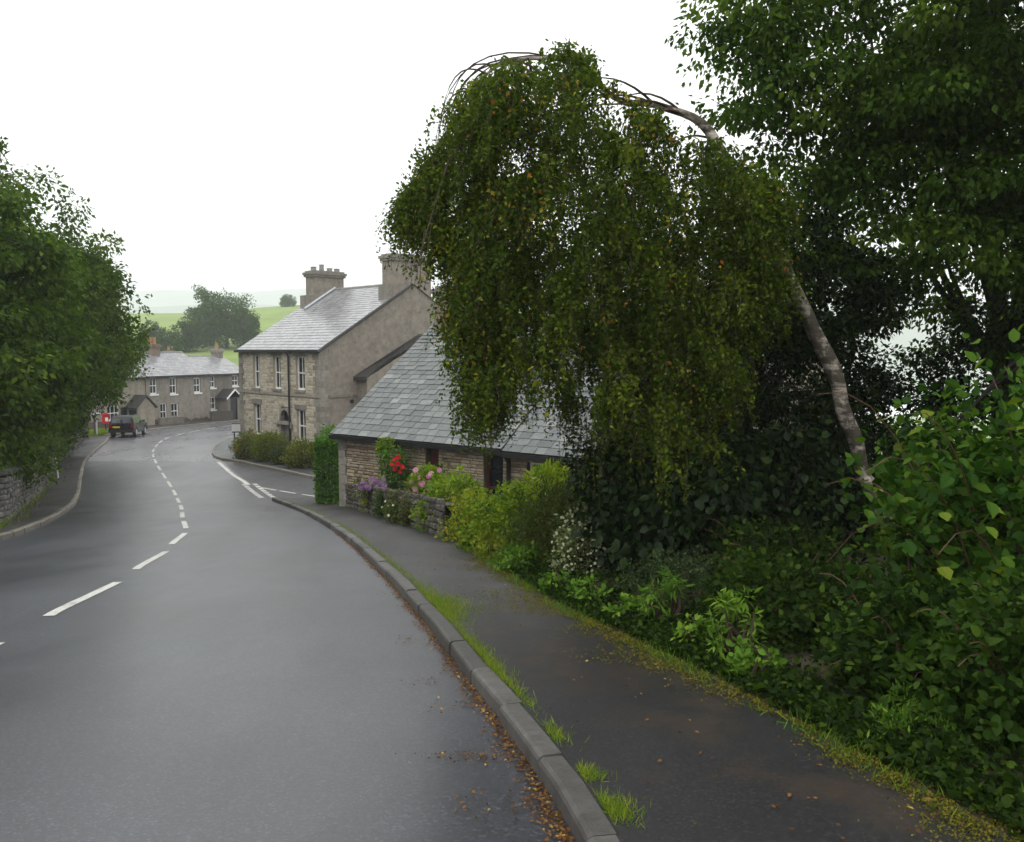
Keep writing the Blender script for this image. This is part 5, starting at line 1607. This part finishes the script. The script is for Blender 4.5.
hz_ = make_shrub('hazel_bush', 'large fresh green hazel bush at the right edge', (4.0, 5.9, 0.2), (1.55, 1.5, 1.5), 11500, 0.08, 'l_hazel', tpl=OV, stems=16, clr=0.2, sub=24, lo=0.4, canes=16)
make_shrub('hazel_bush', 'upright leafy hazel in front of the birch trunk foot', (3.62, 6.9, 0.1), (0.62, 0.75, 1.05), 4200, 0.085, 'l_hazel', tpl=OV, stems=9, clr=0.24)
make_shrub('bramble', 'dark bramble thicket at the foot of the large hazel', (2.75, 5.3, -0.35), (0.75, 0.9, 0.5), 6000, 0.065, 'l_bramble', tpl=OV, canes=12)
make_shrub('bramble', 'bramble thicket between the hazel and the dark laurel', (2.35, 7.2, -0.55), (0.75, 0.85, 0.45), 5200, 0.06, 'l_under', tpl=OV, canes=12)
make_shrub('bramble', 'nearest bramble at the lower right beside the footpath', (2.85, 4.35, -0.05), (0.62, 0.6, 0.55), 5200, 0.06, 'l_bramble', tpl=OV, canes=12)
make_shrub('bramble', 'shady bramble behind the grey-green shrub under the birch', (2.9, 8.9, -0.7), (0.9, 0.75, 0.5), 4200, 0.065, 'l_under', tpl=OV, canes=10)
make_shrub('grey_shrub', 'small-leaved grey-green shrub below the dark laurel', (1.65, 8.3, -0.68), (0.5, 0.6, 0.35), 4200, 0.036, 'l_grey')
make_shrub('heather_tuft', 'low yellow-green heather tuft at the footpath edge', (2.2, 4.35, -0.42), (0.33, 0.35, 0.17), 3000, 0.04, 'l_weed', tpl=LN, cat='plant', up=0.9)
# 200 hazel leaves that can be picked out one by one
lme = [raw_mesh('leaf', OV[0] + np.array([(0, 0, b_ * x * x) for x in OV[0][:, 0]]), [tuple(f) for f in OV[1]]) for b_ in (-0.1, -0.25, 0.1)]
hb_ = root_loc(hz_)
for k in range(200):
    d = unit(np.array((rng.normal(-0.9, 0.5), rng.normal(-0.7, 0.5), rng.normal(0.1, 0.6))))
    p = np.array((4.0, 5.9, 0.2)) + d * np.array((1.55, 1.5, 1.5)) * rng.uniform(0.95, 1.1)
    if p[2] < -0.5:
        continue
    o = link_mesh('leaf', lme[k % 3], M['l_hazel'], hz_)
    o.location = Vector(p - hb_)
    o.rotation_euler = (rng.normal(0, 0.35), rng.uniform(0.1, 0.7), rng.uniform(0, 6.28))
    o.scale = (float(rng.uniform(0.08, 0.125)),) * 3

# ------------------------------------------------------------------ weeds, moss, grass, litter
rng = np.random.default_rng(24)
for (y, off, r_, lab) in ((9.4, 0.35, 0.2, 'leafy weed by the path below the white flowers'), (8.6, 0.4, 0.22, 'leafy weed by the path before the grey-green shrub'), (7.7, 0.42, 0.2, 'leafy weed by the moss between shrub and bramble'),
                          (6.6, 0.45, 0.22, 'pale weed by the path at the bramble edge'), (5.7, 0.4, 0.18, 'small weed by the path below the large hazel')):
    make_shrub('weed', lab, (along(y, off), y, gz(0, y) + 0.12), (r_, r_ * 1.5, 0.15), 420, 0.05, 'l_weed', tpl=OV, cat='plant', stems=5, group='weeds along the footpath')

for (y, off, lab) in ((6.2, 0.55, 'nettle clump before the large hazel'), (7.4, 0.6, 'nettle clump beside the pale weed')):
    make_shrub('nettle_clump', lab, (along(y, off), y, gz(0, y) + 0.26), (0.22, 0.3, 0.27), 520, 0.075, 'l_weed', tpl=LN, cat='plant', stems=11, up=0.1, group='nettles along the footpath')
n = 60000
yy = 1.6 + 12 * rng.random(n) ** 1.2
mw = np.interp(yy, [1.5, 4, 6, 8, 10, 13.5], [0.06, 0.07, 0.12, 0.24, 0.2, 0.06]) * (1 + 0.5 * np.sin(yy * 2.3) + 0.35 * np.sin(yy * 6.1 + 1))
xx = x_at(PAVE_R, yy) + 0.12 - np.abs(rng.normal(0, 1, n)) * np.abs(mw) * 1.25 + rng.uniform(0, 0.25, n) * (rng.random(n) < 0.5)
P = np.stack([xx, yy, g(yy) + 0.108 + rng.uniform(0, 0.012, n)], 1)
D = rng.normal(0, 1, (n, 3)) * np.array((1, 1, 0.5)) + np.array((0, 0, 0.3))
keep = (np.sin(xx * 23 + 3 * np.sin(yy * 4)) * np.sin(yy * 9 + 2 * np.sin(xx * 11)) + rng.normal(0, 0.5, n)) > -0.35
P, D = P[keep], D[keep]
o = leaves('moss', P, D, 0.013 * rng.uniform(0.5, 1.5, len(P)), M['moss_tuft'], None, DI, nup=1.5)
tag(o, 'ragged moss cushions spreading onto the footpath', 'moss', kind='stuff')
n = 16000
yy = 2.2 + 9.5 * rng.random(n)
xx = x_at(PAVE_R, yy) + 0.16 + np.abs(rng.normal(0, 0.3, n))
hh_ = (0.05 + 0.16 * np.clip((xx - x_at(PAVE_R, yy) - 0.15) * 2, 0, 1)) * (0.5 + 0.5 * np.sin(yy * 4.1) * np.sin(xx * 5))
P = np.stack([xx, yy, g(yy) + 0.11 + rng.random(n) * (np.abs(hh_) + 0.04)], 1)
D = rng.normal(0, 0.7, (n, 3)) + np.array((-0.3, -0.2, 0.25))
n2 = 6000
yy = rng.uniform(6.2, 10.5, n2)
xx = x_at(PAVE_R, yy) + rng.uniform(0.4, 1.7, n2)
P = np.vstack([P, np.stack([xx, yy, g(yy) + 0.13 + rng.random(n2) * 0.2 * (0.4 + 0.6 * np.abs(np.sin(xx * 4) * np.sin(yy * 3.1)))], 1)])
D = np.vstack([D, rng.normal(0, 0.7, (n2, 3)) + np.array((-0.2, -0.3, 0.2))])
n = n + n2
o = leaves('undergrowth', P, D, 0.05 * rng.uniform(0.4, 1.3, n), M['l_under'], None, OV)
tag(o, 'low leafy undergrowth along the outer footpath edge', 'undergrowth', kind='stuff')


def grass_patch(name, label, P, size, mat='grass', lean=0.35):
    D = rng.normal(0, lean, (len(P), 3)) + np.array((0, 0, 1.0))
    o = leaves(name, P, D, size * rng.uniform(0.4, 1.25, len(P)), M[mat], None, BLD, nup=0.0, tint=rng.random(len(P)))
    tag(o, label, 'grass', kind='stuff')


P = []
for (y, w, n, sp) in ((10.9, 0.06, 500, 0.9), (9.4, 0.11, 1100, 0.5), (8.6, 0.18, 2600, 0.33), (8.0, 0.1, 900, 0.3), (7.2, 0.05, 500, 0.5), (6.5, 0.06, 700, 0.35), (5.9, 0.05, 600, 0.3), (5.3, 0.04, 250, 0.2), (4.55, 0.05, 260, 0.1), (3.95, 0.05, 300, 0.05), (3.55, 0.07, 620, 0.07),
                      (12.4, 0.06, 500, 0.9), (14.5, 0.05, 400, 1.0), (17.5, 0.1, 900, 1.6), (25, 0.1, 900, 2.5)):
    yy = y + rng.normal(0, sp, n)
    xx = x_at(KR_in, yy) + 0.02 + np.abs(rng.normal(0, w, n))
    P.append(np.stack([xx, yy, g(yy) + 0.098], 1))
grass_patch('grass', 'grass tufts growing behind the near kerb', np.vstack(P), 0.05, lean=0.55)
P = []
for k in range(9000):
    y = rng.uniform(2.5, 27)
    x = along(y, abs(rng.normal(0.12, 0.16)) - 0.03)
    if rng.random() < 0.5 + 0.5 * math.sin(y * 3.3):
        P.append((x, y, float(g(y)) + 0.105))
grass_patch('grass', 'short grass along the outer edge of the footpath', np.array(P), 0.085, 'l_weed', 0.6)
P = []
for k in range(5000):
    y = rng.uniform(15, 40)
    x = float(x_at(WALL_L, y)) + abs(rng.normal(0, 0.18)) + 0.05
    if rng.random() < 0.06 + (0.5 if y < 18.5 else 0):
        P.append((x, y, float(g(y)) + 0.1))
grass_patch('grass', 'grass tufts at the foot of the stone wall', np.array(P), 0.22)
P = np.stack([rng.uniform(-33.5, -30.8, 6000), rng.uniform(63.0, 69, 6000), np.zeros(6000)], 1)
P = P[P[:, 0] < x_at(KERB_L, P[:, 1]) - 0.9]
P[:, 2] = g(P[:, 1]) + 0.1
grass_patch('grass', 'green grass patch behind the parked dark car', P, 0.3)
P = np.stack([rng.uniform(2.2, 6, 5000), rng.uniform(2.5, 9, 5000), np.zeros(5000)], 1)
P = P[P[:, 0] > x_at(PAVE_R, P[:, 1]) + 0.1]
P[:, 2] = g(P[:, 1]) + 0.1
grass_patch('grass', 'rough grass under the hazel and brambles', P, 0.12, 'l_weed', 0.7)

n = 5200
yy = 3.0 + 15 * rng.random(n) ** 1.6
xx = x_at(KERB_R, yy) - np.abs(rng.normal(0, 0.05, n)) * (0.6 + 0.6 * np.sin(yy * 3.7) ** 2) * np.interp(yy, [3, 6, 12, 18], [1.5, 1.2, 0.8, 0.6]) - 0.005
for (cx, cy, sx_, sy_, m_) in ((-0.17, 4.45, 0.17, 0.06, 120), (-0.42, 5.35, 0.09, 0.06, 30), (-0.62, 6.0, 0.08, 0.07, 25), (-0.95, 7.4, 0.05, 0.15, 30), (-0.15, 3.8, 0.1, 0.1, 30)):
    xx = np.r_[xx, cx + rng.normal(0, sx_, m_)]
    yy = np.r_[yy, cy + rng.normal(0, sy_, m_)]
ok = xx < x_at(KERB_R, yy) - 0.004
xx, yy = xx[ok], yy[ok]
P = np.stack([xx, yy, road_z(xx, yy) + 0.012], 1)
D = rng.normal(0, 1, (len(P), 3)) * np.array((1, 1, 0.12))
o = leaves('fallen_leaves', P, D, 0.02 * rng.uniform(0.4, 1.5, len(P)), M['litter'], None, DI, nup=3.0)
tag(o, 'brown fallen leaves along the near gutter', 'leaves', kind='stuff')
yy = rng.uniform(3, 14, 420)
t = rng.random(420) ** 0.5
xx = x_at(KR_in, yy) + 0.05 + t * (x_at(PAVE_R, yy) - x_at(KR_in, yy))
P = np.stack([xx, yy, g(yy) + 0.122], 1)
D = rng.normal(0, 1, (len(P), 3)) * np.array((1, 1, 0.1))
o = leaves('fallen_leaves', P, D, 0.024 * rng.uniform(0.4, 1.5, len(P)), M['litter'], None, DI, nup=3.0)
tag(o, 'scattered fallen leaves on the footpath', 'leaves', kind='stuff')
